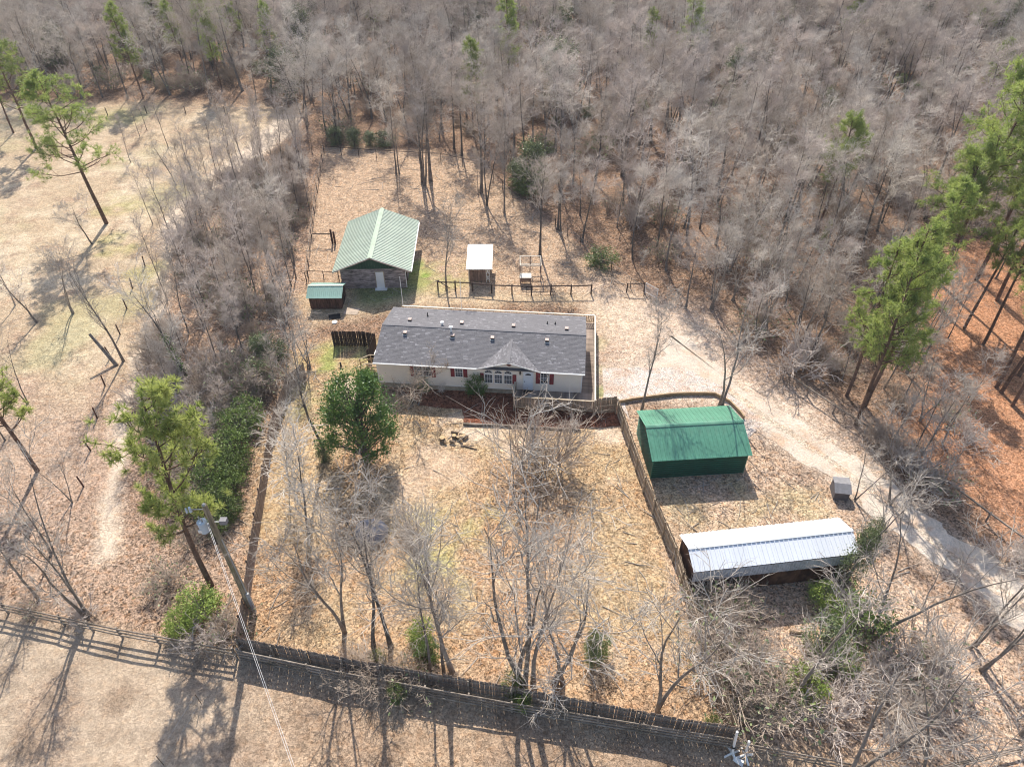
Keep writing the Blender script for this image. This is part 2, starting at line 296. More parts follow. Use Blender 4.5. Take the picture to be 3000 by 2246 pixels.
def ground_mat(name,use_attr=True,base=(.5,.4,.3),fl=.5,cell=8.,bumpd=.06):
    m=bpy.data.materials.new(name); m.use_nodes=True; t=m.node_tree; L=t.links; b=t.nodes['Principled BSDF']
    b.inputs['Roughness'].default_value=.95; b.inputs['Specular IOR Level'].default_value=.1
    tc=N(t,'ShaderNodeTexCoord'); src=tc.outputs['Object']
    if use_attr:
        at=N(t,'ShaderNodeAttribute',attribute_name='tone'); tone_=at.outputs['Color']; fa=at.outputs['Alpha']
    else:
        rgb=N(t,'ShaderNodeMix',data_type='RGBA'); rgb.inputs[6].default_value=(*base,1); rgb.inputs[7].default_value=(*[c*k for c,k in zip(base,(.78,.66,.58))],1); tone_=rgb.outputs[2]
        nb=N(t,'ShaderNodeTexNoise'); nb.inputs['Scale'].default_value=.45; nb.inputs['Detail'].default_value=7; nb.inputs['Roughness'].default_value=.7; L.new(src,nb.inputs['Vector']); nm=N(t,'ShaderNodeMapRange'); nm.inputs[1].default_value=.48; nm.inputs[2].default_value=.62; L.new(nb.outputs[0],nm.inputs[0]); L.new(nm.outputs[0],rgb.inputs[0])
        va=N(t,'ShaderNodeValue'); va.outputs[0].default_value=fl; fa=va.outputs[0]
    # leaf flecks: stretched cells with random tone, in two sizes
    wn=N(t,'ShaderNodeTexNoise'); wn.inputs['Scale'].default_value=4; wn.inputs['Detail'].default_value=2; L.new(src,wn.inputs['Vector'])
    ad=N(t,'ShaderNodeMix',data_type='RGBA',blend_type='LINEAR_LIGHT'); ad.inputs[0].default_value=.12; L.new(src,ad.inputs[6]); L.new(wn.outputs['Color'],ad.inputs[7])
    def vor(s):
        v=N(t,'ShaderNodeTexVoronoi'); v.inputs['Scale'].default_value=s; v.inputs['Randomness'].default_value=1; L.new(ad.outputs[2],v.inputs['Vector']); sp=N(t,'ShaderNodeSeparateColor'); L.new(v.outputs['Color'],sp.inputs[0]); return v,sp
    v1,s1=vor(cell); v2,s2=vor(cell*2.1)
    mixv=N(t,'ShaderNodeMath',operation='ADD'); L.new(s1.outputs[0],mixv.inputs[0]); L.new(s2.outputs[1],mixv.inputs[1])  # 0..2
    ctr=N(t,'ShaderNodeMapRange'); ctr.inputs[1].default_value=.3; ctr.inputs[2].default_value=1.7; ctr.inputs[3].default_value=.12; ctr.inputs[4].default_value=1.95; L.new(mixv.outputs[0],ctr.inputs[0])
    # mottling on mid scales
    n1=N(t,'ShaderNodeTexNoise'); n1.inputs['Scale'].default_value=.9; n1.inputs['Detail'].default_value=8; n1.inputs['Roughness'].default_value=.72; L.new(src,n1.inputs['Vector'])
    m1=N(t,'ShaderNodeMapRange'); m1.inputs[1].default_value=.3; m1.inputs[2].default_value=.7; m1.inputs[3].default_value=.74; m1.inputs[4].default_value=1.24; L.new(n1.outputs[0],m1.inputs[0])
    one=N(t,'ShaderNodeMix',data_type='FLOAT'); one.inputs[2].default_value=1; L.new(fa,one.inputs[0]); L.new(ctr.outputs[0],one.inputs[3])
    mu=N(t,'ShaderNodeMath',operation='MULTIPLY'); L.new(one.outputs[0],mu.inputs[0]); L.new(m1.outputs[0],mu.inputs[1])
    sc=N(t,'ShaderNodeVectorMath',operation='SCALE'); L.new(tone_,sc.inputs[0]); L.new(mu.outputs[0],sc.inputs['Scale'])
    # hue wander: redder dead leaves against paler grass
    n3=N(t,'ShaderNodeTexNoise'); n3.inputs['Scale'].default_value=2.3; n3.inputs['Detail'].default_value=6; L.new(src,n3.inputs['Vector'])
    m3=N(t,'ShaderNodeMapRange'); m3.inputs[1].default_value=.48; m3.inputs[2].default_value=.68; L.new(n3.outputs[0],m3.inputs[0])
    mm=N(t,'ShaderNodeMath',operation='MULTIPLY'); L.new(m3.outputs[0],mm.inputs[0]); L.new(fa,mm.inputs[1])
    mh=N(t,'ShaderNodeMix',data_type='RGBA',blend_type='MULTIPLY'); mh.inputs[7].default_value=(.95,.78,.63,1); L.new(mm.outputs[0],mh.inputs[0]); L.new(sc.outputs[0],mh.inputs[6])
    L.new(mh.outputs[2],b.inputs['Base Color'])
    # relief
    bn=N(t,'ShaderNodeTexNoise'); bn.inputs['Scale'].default_value=2.2; bn.inputs['Detail'].default_value=7; bn.inputs['Roughness'].default_value=.7; L.new(src,bn.inputs['Vector'])
    ba=N(t,'ShaderNodeMath',operation='MULTIPLY_ADD'); ba.inputs[1].default_value=.30; L.new(mixv.outputs[0],ba.inputs[0]); L.new(bn.outputs[0],ba.inputs[2])
    bp=N(t,'ShaderNodeBump'); bp.inputs['Strength'].default_value=.8; bp.inputs['Distance'].default_value=bumpd*2; L.new(ba.outputs[0],bp.inputs['Height']); L.new(bp.outputs[0],b.inputs['Normal'])
    return m
i=np.arange(nx-1)[None,:]+np.arange(ny-1)[:,None]*nx; i=i.ravel()
V=np.stack([X,Y,np.zeros_like(X)],1)
# trampled, hummocky ground in the paddock and gentle unevenness elsewhere, always below the sheets laid over it
hump=(fbm(X,Y,1.3,200,3)-.5)*.22*np.clip(sdf(X,Y,P_paddock)/2,0,1)+(fbm(X,Y,2.2,210,3)-.5)*.07
V[:,2]=hump-.10*np.clip(.5+hump*0,0,0)
V[:,2]-=.0
flat=np.zeros(len(X))
for PP in (P_drive,P_mulch,P_gravel): flat=np.maximum(flat,np.clip(1+sdf(X,Y,PP)/1.0,0,1))
V[:,2]=V[:,2]*(1-flat)-.02*flat
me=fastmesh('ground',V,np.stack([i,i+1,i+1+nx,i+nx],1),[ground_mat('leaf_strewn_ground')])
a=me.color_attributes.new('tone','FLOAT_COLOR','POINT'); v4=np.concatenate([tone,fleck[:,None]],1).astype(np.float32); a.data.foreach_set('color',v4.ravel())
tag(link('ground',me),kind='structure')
def sheet(name,poly,z,m,jag=.5,seed=0):
    P=world(poly) if not isinstance(poly,np.ndarray) else poly
    pts=[]
    for k in range(len(P)):
        a=P[k]; b=P[(k+1)%len(P)]; L_=np.linalg.norm(b-a); n=max(1,int(L_/.35))
        for j in range(n): pts.append(a+(b-a)*j/n)
    pts=np.array(pts); dx=(fbm(pts[:,0],pts[:,1],1.5,seed+300)-.5)*2*jag; dy=(fbm(pts[:,0],pts[:,1],1.5,seed+310)-.5)*2*jag
    pts=pts+np.stack([dx,dy],1)
    mb=MB(); mb.add([(p[0],p[1],z) for p in pts],[tuple(range(len(pts)))])
    import bmesh
    me=mb.mesh(name,m); bm=bmesh.new(); bm.from_mesh(me); bmesh.ops.triangulate(bm,faces=bm.faces[:],ngon_method='EAR_CLIP'); bm.normal_update()
    bmesh.ops.reverse_faces(bm,faces=[f for f in bm.faces if f.normal.z<0])
    bm.to_mesh(me); bm.free()
    return tag(link(name,me),kind='structure')
sheet('driveway',P_drive,.004,ground_mat('pale_sandy_drive',False,(.66,.56,.46),.22,12.),1.0,1)
mid=world([(2120,1130),(2270,1240),(2420,1340),(2555,1440),(2740,1590),(2900,1710),(3050,1800)]); wv=[.32,.38,.3,.4,.34,.4,.36]
nn=[]
for k in range(len(mid)):
    d_=mid[min(k+1,len(mid)-1)]-mid[max(k-1,0)]; d_=d_/np.linalg.norm(d_); nn.append(np.array([-d_[1],d_[0]]))
strip=np.array([mid[k]+nn[k]*wv[k] for k in range(len(mid))]+[mid[k]-nn[k]*wv[k] for k in range(len(mid)-1,-1,-1)])
sheet('drive_centre_strip',strip,.008,ground_mat('leafy_drive_centre',False,(.57,.47,.37),.5,9.),.3,5)
sheet('gravel_bed',P_gravel,.008,ground_mat('white_gravel',False,(.64,.56,.50),.6,14.),.12,2)
sheet('mulch_bed',P_mulch,.012,ground_mat('red_brown_mulch',False,(.20,.085,.052),.7,6.),.35,3)
# ------------------------------------------------------------------ house
HX,HY,HR=-12.453,49.649,-.087
HL,HD,EV,RI=18.94,8.68,3.07,1.06
house=empty('house',(HX,HY,0),HR,label='long single-storey cream house with a dark grey shingle roof and maroon shutters',cat='house')
def hw(a,b,z=0):
    c,s=math.cos(HR),math.sin(HR); return (HX+a*c-b*s,HY+a*s+b*c,z)
ga,gh,gd=12.2,.83,2.75             # front gable: centre, rise, half width
b=MB()
WB0,WB1,WA0,WA1=.28,HD-.28,.25,HL-.25
b.box(WA0,WA1,WB0,WB1,.62,EV-.06)
b.add([(WA0,WB0,EV-.06),(WA0,WB1,EV-.06),(WA0,HD/2,EV+RI-.14),(WA1,WB0,EV-.06),(WA1,WB1,EV-.06),(WA1,HD/2,EV+RI-.14)],[(0,2,1),(3,4,5)])
b.add([(ga-gd+.3,WB0-.002,EV-.07),(ga+gd-.3,WB0-.002,EV-.07),(ga,WB0-.002,EV+gh-.12)],[(0,1,2)])
b.build('wall',M['siding'],house)
# lap siding: each course is a wedge, proud at its lower edge
b=MB(); z=.64
while z<EV-.1:
    t=min(.125,EV-.08-z)
    for y0,sg in((WB0,-1),(WB1,1)):
        v=[(WA0,y0+sg*.004,z+t),(WA1,y0+sg*.004,z+t),(WA1,y0+sg*.03,z),(WA0,y0+sg*.03,z),(WA1,y0,z),(WA0,y0,z)]
        b.add(v,[(0,1,2,3),(3,2,4,5)] if sg>0 else [(3,2,1,0),(5,4,2,3)])
    for x0,sg in((WA0,-1),(WA1,1)):
        v=[(x0+sg*.004,WB0,z+t),(x0+sg*.004,WB1,z+t),(x0+sg*.03,WB1,z),(x0+sg*.03,WB0,z),(x0,WB1,z),(x0,WB0,z)]
        b.add(v,[(0,1,2,3),(3,2,4,5)])
    z+=.125
z=EV-.06
while z<EV+gh-.2:
    hwid=(gd-.35)*(1-(z-EV+.06)/(gh-.02))
    if hwid>.1:
        v=[(ga-hwid,WB0-.006,z+.12),(ga+hwid,WB0-.006,z+.12),(ga+hwid,WB0-.03,z),(ga-hwid,WB0-.03,z)]; b.add(v,[(3,2,1,0)])
    z+=.125
o=b.build('siding_course',M['siding'],house); tag(o,kind='stuff')
b=MB(); b.box(WA0+.04,WA1-.04,WB0+.04,WB1-.04,0,.62); b.build('skirting',M['skirt'],house)
MB().box(WA0,WA1,WB0-.045,WB0,.585,.64).build('trim_board',M['white'],house)
for xx in (WA0,WA1):
    MB().box(xx-.05,xx+.05,WB0-.045,WB0+.05,.6,EV-.05).build('corner_trim',M['white'],house)
# roof
roof=MB()
th=.10
for sg in (0,1):
    y0,y1=(0,HD/2) if sg==0 else (HD,HD/2)
    v=[(0,y0,EV),(HL,y0,EV),(HL,y1,EV+RI),(0,y1,EV+RI)]
    v+=[(p[0],p[1],p[2]-th) for p in v]
    f=[(0,1,2,3),(7,6,5,4),(0,4,5,1),(1,5,6,2),(0,3,7,4)]
    if sg: f=[q[::-1] for q in f]
    roof.add(v,f)
roof.add([(0,0,EV-th),(0,HD,EV-th),(0,HD/2,EV+RI-th)],[(0,1,2)])
# gable roof over the middle windows
gb=gh/RI*(HD/2)
for s in (-1,1):
    v=[(ga,-.05,EV+gh),(ga,gb,EV+gh),(ga+s*(gd+.05),-.05,EV-.02),(ga+s*gd,0,EV)]
    v2=[(ga,-.05,EV+gh-.09),(ga+s*(gd+.05),-.05,EV-.11)]
    roof.add(v+v2,[(0,2,3,1) if s<0 else (1,3,2,0),(0,4,5,2) if s>0 else (2,5,4,0)])
roofo=roof.build('roof',M['shingle'],house)
a_=roofo.data.color_attributes.new('tone','FLOAT_COLOR','CORNER'); a_.data.foreach_set('color',np.full(len(roofo.data.loops)*4,.8,np.float32))
sv=[];sf=[];sc_=[]
def shing(p0,p1,q1,q0,up,tn):
    n=len(sv); d=np.array(up)*.016; e=np.array(up)*.005
    sv.extend([np.array(p0)+d,np.array(p1)+d,np.array(q1)+e,np.array(q0)+e,np.array(p0),np.array(p1)]); sf.extend([(n,n+1,n+2,n+3),(n+4,n+5,n+1,n)]); sc_.extend([tn,tn])
SLT=math.hypot(HD/2,RI); rows=int(SLT/.145)
for sg in (0,1):
    yy=lambda t: t/SLT*HD/2 if sg==0 else HD-t/SLT*HD/2
    up=np.array([0,-RI,HD/2]) if sg==0 else np.array([0,RI,HD/2]); up=up/np.linalg.norm(up)
    for r_ in range(rows):
        t0=r_*.145; t1=min(t0+.17,SLT); x=-rng.random()*.3
        while x<HL:
            w_=rng.choice((.17,.25,.33,.45)); x0=max(x,0); x1=min(x+w_,HL)
            yc=yy((t0+t1)/2); 
            if x1>x0+.01 and not(sg==0 and abs((x0+x1)/2-ga)<(gh-yc*RI/(HD/2))/gh*gd-.12):
                tn=rng.choice((.82,.9,.94,1,1,1.05,1.1,1.55 if rng.random()<.45 else 1.0))
                shing((x0,yy(t0),EV+t0/SLT*RI),(x1-.008,yy(t0),EV+t0/SLT*RI),(x1-.008,yy(t1),EV+t1/SLT*RI),(x0,yy(t1),EV+t1/SLT*RI),up,tn)
            x+=w_
for s in (-1,1):
    up=np.array([s*gh,0,gd]); up=up/np.linalg.norm(up); SG=math.hypot(gd,gh)
    for r_ in range(int(SG/.145)):
        t0=SG-r_*.145-.145; t1=max(t0-.025,0); t0b=t0+.145      # from the ridge distance t
        x=-.05-rng.random()*.2
        dl=t0b/SG*gd; dh=max(t0b-.17,0)/SG*gd
        lim=lambda d: (gh-d*gh/gd)/RI*(HD/2)
        while x<lim(dl):
            w_=rng.choice((.17,.25,.33)); x0=max(x,-.05); x1=min(x+w_,lim(dl))
            if x1>x0+.01:
                tn=rng.choice((.85,.9,1,1.08,1.2,1.45))
                shing((ga+s*dl,x0,EV+gh-dl*gh/gd),(ga+s*dl,x1,EV+gh-dl*gh/gd),(ga+s*dh,x1,EV+gh-dh*gh/gd),(ga+s*dh,x0,EV+gh-dh*gh/gd),up,tn)
            x+=w_
me=bpy.data.meshes.new('shingle'); me.from_pydata([tuple(p) for p in sv],[],sf); me.materials.append(M['shingle'])
cv=np.ones((len(sf)*4,4),np.float32); cv[:,:3]=np.repeat(np.array(sc_),4)[:,None]; a_=me.color_attributes.new('tone','FLOAT_COLOR','CORNER'); a_.data.foreach_set('color',cv.ravel()); me.update()
tag(link('shingle',me,house),kind='stuff')
def toneone(o):
    a_=o.data.color_attributes.new('tone','FLOAT_COLOR','CORNER'); a_.data.foreach_set('color',np.full(len(o.data.loops)*4,1.05,np.float32))
toneone(MB().bar((0,HD/2,EV+RI+.012),(HL,HD/2,EV+RI+.012),.24,.03).build('ridge_cap',M['shingle'],roofo))
toneone(MB().bar((ga,-.05,EV+gh+.012),(ga,gb,EV+gh+.012),.22,.03).build('ridge_cap',M['shingle'],roofo))
# fascia and gutter
b=MB()
b.box(0,ga-gd-.05,-.03,0,EV-.11,EV+.005); b.box(ga+gd+.05,HL,-.03,0,EV-.11,EV+.005)
b.box(0,HL,HD,HD+.03,EV-.13,EV+.004)
b.build('fascia',M['white'],house)
b=MB(); b.bar((ga-gd-.05,-.065,EV-.06),(ga,-.065,EV+gh-.05),.03,.11); b.bar((ga,-.066,EV+gh-.05),(ga+gd+.05,-.066,EV-.06),.03,.11); b.build('fascia',M['white'],house)
b=MB(); b.box(.0,ga-gd-.1,-.11,-.032,EV-.1,EV-.02); b.build('gutter',M['white'],house)
b=MB(); b.box(ga+gd+.1,HL,-.11,-.032,EV-.1,EV-.02); b.build('gutter',M['white'],house)
# openings on the front
FY=WB0-.03
def window(a0,a1,z0,z1_,rows_,cols,sash=True):
    f=MB(); w=.055
    f.box(a0,a1,FY-.05,FY+.02,z1_-w,z1_); f.box(a0,a1,FY-.05,FY+.02,z0,z0+w)
    f.box(a0,a0+w,FY-.048,FY+.02,z0+w,z1_-w); f.box(a1-w,a1,FY-.048,FY+.02,z0+w,z1_-w)
    f.box(a0+w,a1-w,FY-.043,FY-.01,(z0+z1_)/2-.025,(z0+z1_)/2+.025)
    fo=f.build('window',M['white'],house)
    g_=MB(); g_.box(a0+w,a1-w,FY-.02,FY,z0+w,z1_-w); g_.build('pane',M['glass'],fo)
    q=MB()
    for k in range(1,cols): x=a0+w+(a1-a0-2*w)*k/cols; q.box(x-.012,x+.012,FY-.032,FY-.021,z0+w,z1_-w)
    for k in range(1,rows_):
        z=z0+w+(z1_-z0-2*w)*k/rows_
        if abs(z-(z0+z1_)/2)>.05: q.box(a0+w,a1-w,FY-.033,FY-.0215,z-.012,z+.012)
    q.build('muntin',M['white'],fo)
    return fo
def shutter(a0,a1,z0,z1_):
    s=MB(); w=.05
    s.box(a0,a0+w,FY-.045,FY,z0,z1_); s.box(a1-w,a1,FY-.045,FY,z0,z1_)
    for zz in (z0,(z0+z1_)/2-.03,z1_-.06): s.box(a0+w,a1-w,FY-.043,FY,zz,zz+.06)
    z=z0+.07
    while z<z1_-.08:
        s.add([(a0+w,FY-.01,z+.045),(a1-w,FY-.01,z+.045),(a1-w,FY-.035,z),(a0+w,FY-.035,z)],[(3,2,1,0)]); z+=.05
    s.build('shutter',M['shutter'],house)
window(3.62,4.38,1.6,2.86,4,3); window(4.42,5.18,1.6,2.86,4,3); shutter(3.27,3.59,1.55,2.9); shutter(5.21,5.57,1.55,2.9)
window(7.33,8.07,1.75,2.86,4,3); shutter(6.95,7.30,1.75,2.86); shutter(8.10,8.46,1.75,2.86)
for k in range(3):
    a0=9.99+.875*k; a1=a0+.76
    window(a0,a1,1.25,2.27,4,3)
    # arched light over each
    f=MB(); n=10; cx=(a0+a1)/2; r=.38; fr=[]; gl=[]
    for j in range(n+1):
        t=math.pi*j/n; fr.append((cx-r*math.cos(t),2.40+.36*math.sin(t))); gl.append((cx-(r-.06)*math.cos(t),2.44+.27*math.sin(t)))
    vv=[(x,FY-.05,z) for x,z in fr]+[(x,FY-.05,z) for x,z in gl]+[(x,FY,z) for x,z in fr]
    f.add(vv,[(j,j+1,n+1+j+1,n+1+j) for j in range(n)]+[(2*n+2+j,2*n+3+j,j+1,j) for j in range(n)]+[(0,n+1,2*n+1,n)])
    fo=f.build('arched_window',M['white'],house)
    p=MB(); p.add([(x,FY-.045,z) for x,z in gl],[tuple(range(n+1))]); p.build('pane',M['glass'],fo)
    q=MB(); q.bar((cx,FY-.05,2.44),(cx,FY-.05,2.70),.02,.012); q.bar((cx-.03,FY-.05,2.44),(cx-.2,FY-.05,2.64),.02,.012); q.bar((cx+.03,FY-.05,2.44),(cx+.2,FY-.05,2.64),.02,.012); q.build('muntin',M['white'],fo)
shutter(9.60,9.93,1.45,2.35); shutter(12.53,12.87,1.3,2.35)
window(15.02,15.8,1.5,2.86,3,3); shutter(14.61,14.98,1.48,2.88); shutter(15.84,16.21,1.48,2.88)
# octagonal vent
v=MB(); n=8; v.add([(12.22+.23*math.cos(R(22.5+45*j)),WB0-.09,3.53+.21*math.sin(R(22.5+45*j))) for j in range(n)]+[(12.22+.25*math.cos(R(22.5+45*j)),WB0,3.53+.23*math.sin(R(22.5+45*j))) for j in range(n)],[tuple(range(n-1,-1,-1))[::-1]]+[(j,(j+1)%n,n+(j+1)%n,n+j) for j in range(n)])
for k in range(4): v.box(12.22-.16,12.22+.16,WB0-.105,WB0-.092,3.40+k*.075,3.43+k*.075)
v.build('gable_vent',M['brick'],house)
# door
d=MB(); d.box(13.44,14.42,FY-.05,FY,.70,2.84); dfo=d.build('door_frame',M['white'],house)
d=MB(); d.box(13.52,14.34,FY-.085,FY-.05,.74,2.74)
dl=d.build('door',M['door'],house)
q=MB()
for (x0,x1,zz0,zz1) in ((13.6,13.88,.85,1.45),(13.98,14.26,.85,1.45),(13.6,13.88,1.6,2.3),(13.98,14.26,1.6,2.3)):
    q.box(x0,x1,FY-.094,FY-.086,zz0,zz1)
q.build('door_panel',M['door'],dl)
q=MB(); pts=[(13.93-.27*math.cos(math.pi*j/8),FY-.092,2.44+.2*math.sin(math.pi*j/8)) for j in range(9)]; q.add(pts,[tuple(range(9))]); q.build('fan_light',M['glass'],dl)
MB().cyl((13.6,FY-.085,1.72),(13.6,FY-.15,1.72),.03,.035).build('handle',M['black'],dl)
l=MB(); l.box(13.15,13.27,WB0-.07,WB0-.02,2.5,2.8); l.cyl((13.21,WB0-.14,2.48),(13.21,WB0-.14,2.75),.055,.075,6); l.build('wall_lantern',M['black'],house)
# roof vents
def rz(b): return EV+RI*(b/(HD/2) if b<HD/2 else (HD-b)/(HD/2))
for a,bb in [(2.36,5.53),(7.31,5.44),(12.18,5.35),(17.12,5.30),(2.34,3.38),(6.76,3.34),(10.42,3.32),(15.39,3.37)]:
    z=rz(bb); s=1 if bb>HD/2 else -1
    v=MB(); v.add([(a-.16,bb-.17,z+.22),(a+.16,bb-.17,z+.22),(a+.16,bb+.17,z+.24),(a-.16,bb+.17,z+.24),(a-.16,bb-.17,z-.05),(a+.16,bb-.17,z-.05),(a+.16,bb+.17,z-.05),(a-.16,bb+.17,z-.05)],[(0,1,2,3),(4,5,1,0),(5,6,2,1),(6,7,3,2),(7,4,0,3)])
    o=v.build('roof_vent',M['ventbrown'],house); o.data.materials.append(M['black']); o.data.polygons[1].material_index=1
    MB().box(a-.2,a+.2,bb-.21,bb-.172,z-.03,z+.02).build('flashing',M['white'],o)
for a,bb in [(3.8,6.8),(15.28,6.46),(16.03,6.46)]:
    MB().cyl((a,bb,rz(bb)-.03),(a,bb,rz(bb)+(.45 if a<5 else .28)),.05,.045,8).build('vent_pipe',M['black'],house)
    MB().cyl((a,bb,rz(bb)-.01),(a,bb,rz(bb)+.08),.12,.06,8).build('pipe_collar',M['black'],house)
for a,bb,hh in [(5.55,4.87,.3),(6.53,3.9,.5)]:
    v=MB(); z=rz(bb); v.cyl((a,bb,z-.04),(a,bb,z+hh),.09,.09,10); v.cyl((a,bb,z+hh),(a,bb,z+hh+.06),.17,.2,10); v.cyl((a,bb,z+hh+.06),(a,bb,z+hh+.14),.2,.06,10); v.build('flue_cap',M['white'],house)

# ------------------------------------------------------------------ deck
deck=empty('deck',(HX,HY,0),HR,label='weathered wooden deck wrapping the right side of the house, with railings',cat='deck')
DZ=.66
bme={}
def board(x0,x1,y0,y1,z0,z1_,name,m,par,along):
    key=(name,round(x1-x0,2),round(y1-y0,2),round(z1_-z0,2),m.name)
    if key not in bme:
        hx,hy,hz=(x1-x0)/2,(y1-y0)/2,(z1_-z0)/2
        bme[key]=MB().box(-hx,hx,-hy,hy,-hz,hz).mesh(name,m)
    return link(name,bme[key],par,loc=((x0+x1)/2,(y0+y1)/2,(z0+z1_)/2))
y=-1.78
while y<.12: board(12.85,19.85,y,y+.135,DZ-.03,DZ,'deck_board',M['deck'],deck,0); y+=.145
while y<HD-.3: board(WA1+.06,19.85,y,y+.135,DZ-.03,DZ,'deck_board',M['deck'],deck,0); y+=.145
while y<11.0: board(.3,19.85,y,y+.135,DZ-.03,DZ,'deck_board',M['deck'],deck,0); y+=.145
b=MB(); b.box(12.85,19.85,-1.82,-1.78,.42,DZ-.03); b.box(19.85,19.9,-1.8,11.04,.42,DZ-.03); b.box(12.8,12.85,-1.8,.2,.42,DZ-.03); b.build('rim_joist',M['greyrail'],deck)
def railing(a,bp,toph,mat_top,mat_b,wb,sp,low=.12,inset=0,post=2.0,lowz=None):
    a=np.array(a,float); bp=np.array(bp,float); d=bp-a; L_=np.linalg.norm(d); d/=L_; nrm=np.array([-d[1],d[0]]); ang=math.atan2(d[1],d[0])
    lz=DZ+low if lowz is None else lowz
    n=int(L_/sp); key=('bal',wb,round(toph-lz,2),mat_b.name)
    if key not in bme: bme[key]=MB().box(-wb/2,wb/2,-.012,.012,0,toph-lz-.06).mesh('baluster',mat_b)
    for k in range(n):
        p=a+d*(k+.5)*L_/n; link('baluster',bme[key],deck,loc=(p[0]+nrm[0]*.02,p[1]+nrm[1]*.02,lz),rot=(0,R(rng.uniform(-1,1)),ang))
    MB().bar((*a,toph),(*bp,toph),.14,.04).build('top_rail',mat_top,deck)
    MB().bar((*(a-nrm*.02),lz+.08),(*(bp-nrm*.02),lz+.08),.04,.09).build('lower_rail',mat_b,deck)
    npst=max(1,round(L_/post)); pk=('rpost',round(toph,2),mat_b.name)
    if pk not in bme: bme[pk]=MB().box(-.05,.05,-.05,.05,0,toph-.02).mesh('post',mat_b)
    for k in range(npst+1): p=a+d*L_*k/npst; link('post',bme[pk],deck,loc=(p[0]-nrm[0]*.06,p[1]-nrm[1]*.06,0),rot=(0,0,ang))
railing((12.82,-1.86),(19.85,-1.86),1.62,M['rail'],M['picket'],.10,.145,lowz=.35)
railing((12.78,-1.8),(12.78,.15),1.62,M['rail'],M['picket'],.10,.145)
railing((19.93,-1.8),(19.93,11.05),1.62,M['cream'],M['picket'],.07,.16)
railing((.25,11.1),(19.9,11.1),1.62,M['cream'],M['newwood'],.07,.18)
for a in (.3,6.35):
    MB().cyl((a,11.2,0),(a,11.2,5.0),.03,.025,8).build('pole',M['white'],deck)
o=MB(); n=14; o.add([(13.93+.47*math.cos(math.pi+math.pi*j/n),FY-.1-.0+.42*math.sin(math.pi+math.pi*j/n),DZ+.018) for j in range(n+1)]+[(13.93+.47*math.cos(math.pi+math.pi*j/n),FY-.1+.42*math.sin(math.pi+math.pi*j/n),DZ+.002) for j in range(n+1)],[tuple(range(n+1))]+[(n+1+j,n+2+j,j+1,j) for j in range(n)])
c0=hw(0,0); o2=o.build('door_mat',M['black']); o2.location=(HX,HY,0); o2.rotation_euler=(0,0,HR)
tag(o2,'half-round black door mat on the deck before the white front door','door mat')
# left steps
st=empty('entry_steps',(HX,HY,0),HR,label='small wooden landing and steps with handrails at the left end of the house',cat='steps')
y=1.55
while y<2.75: board(-1.1,.2,y,y+.135,DZ-.03,DZ,'landing_board',M['newwood'],st,0); y+=.145
MB().box(-1.1,.15,1.55,2.78,.4,DZ-.035).build('landing_frame',M['darkwood'],st)
for k in range(4):
    MB().box(-1.1-.28*(k+1),-1.1-.28*k,1.6,2.7,DZ-.16*(k+1)-.04,DZ-.16*(k+1)).build('tread',M['newwood'],st)
for yy in (1.5,2.8):
    for xx,zz in ((.1,1.62),(-1.1,1.62),(-2.2,1.0)):
        MB().box(xx-.045,xx+.045,yy-.045,yy+.045,0,zz).build('post',M['newwood'],st)
    b=MB(); b.bar((.15,yy,1.65),(-1.15,yy,1.65),.12,.04); b.bar((-1.15,yy,1.65),(-2.3,yy,1.02),.12,.04); b.build('handrail',M['rail'],st)
    b=MB(); b.bar((.1,yy,1.2),(-1.1,yy,1.2),.04,.09); b.bar((-1.1,yy,1.2),(-2.2,yy,.6),.04,.09); b.build('mid_rail',M['newwood'],st)
ac=empty('heat_pump',hw(-.75,4.3),HR,label='white heat pump unit beside the left end wall of the house',cat='air conditioner')
bevel(MB().box(-.38,.38,-.38,.38,.08,.85).build('casing',M['white'],ac),.04,2)
b=MB(); [b.cyl((.28*math.cos(R(k*60)),.28*math.sin(R(k*60)),.87),(.0,0,.87),.01,.01,4) for k in range(6)]; b.cyl((0,0,.85),(0,0,.87),.32,.32,16); b.build('fan_grille',M['gal'],ac)
MB().box(-.45,.45,-.45,.45,0,.08).build('pad',M['skirt'],ac)

# ------------------------------------------------------------------ ribbed metal panels
def ribbed(wd,ln,name,m,nr_=3,rh=.028,rw=.04):
    """panel in x (width) by y (slope length), ribs running along y"""
    b=MB(); n=nr_; xs=[];
    for k in range(n):
        c=wd*(k+.5)/n; xs+=[(c-rw,0),(c-rw*.45,rh),(c+rw*.45,rh),(c+rw,0)]
    xs=[(0,0)]+xs+[(wd-.004,0)]
    v=[(x,0,z) for x,z in xs]+[(x,ln,z) for x,z in xs]; k=len(xs)
    b.add(v,[(j,j+1,k+j+1,k+j) for j in range(k-1)])
    b.add([(0,0,-.02),(wd-.004,0,-.02),(wd-.004,0,0),(0,0,0)],[(0,1,2,3)])
    return b.mesh(name,m)
def panel_roof(par,org,xdir,slope,n_ln,n_w,mesh_,pw,name='roof_panel',sx=1.):
    """lay n panels side by side: org corner, unit xdir, unit slope dir (up)"""
    from mathutils import Matrix,Vector
    x=Vector(xdir).normalized(); y=Vector(slope).normalized(); z=x.cross(y)
    for k in range(n_w):
        o=link(name,mesh_,par); mt=Matrix((x,y,z)).transposed().to_4x4(); mt.translation=Vector(org)+x*pw*k; o.matrix_local=mt
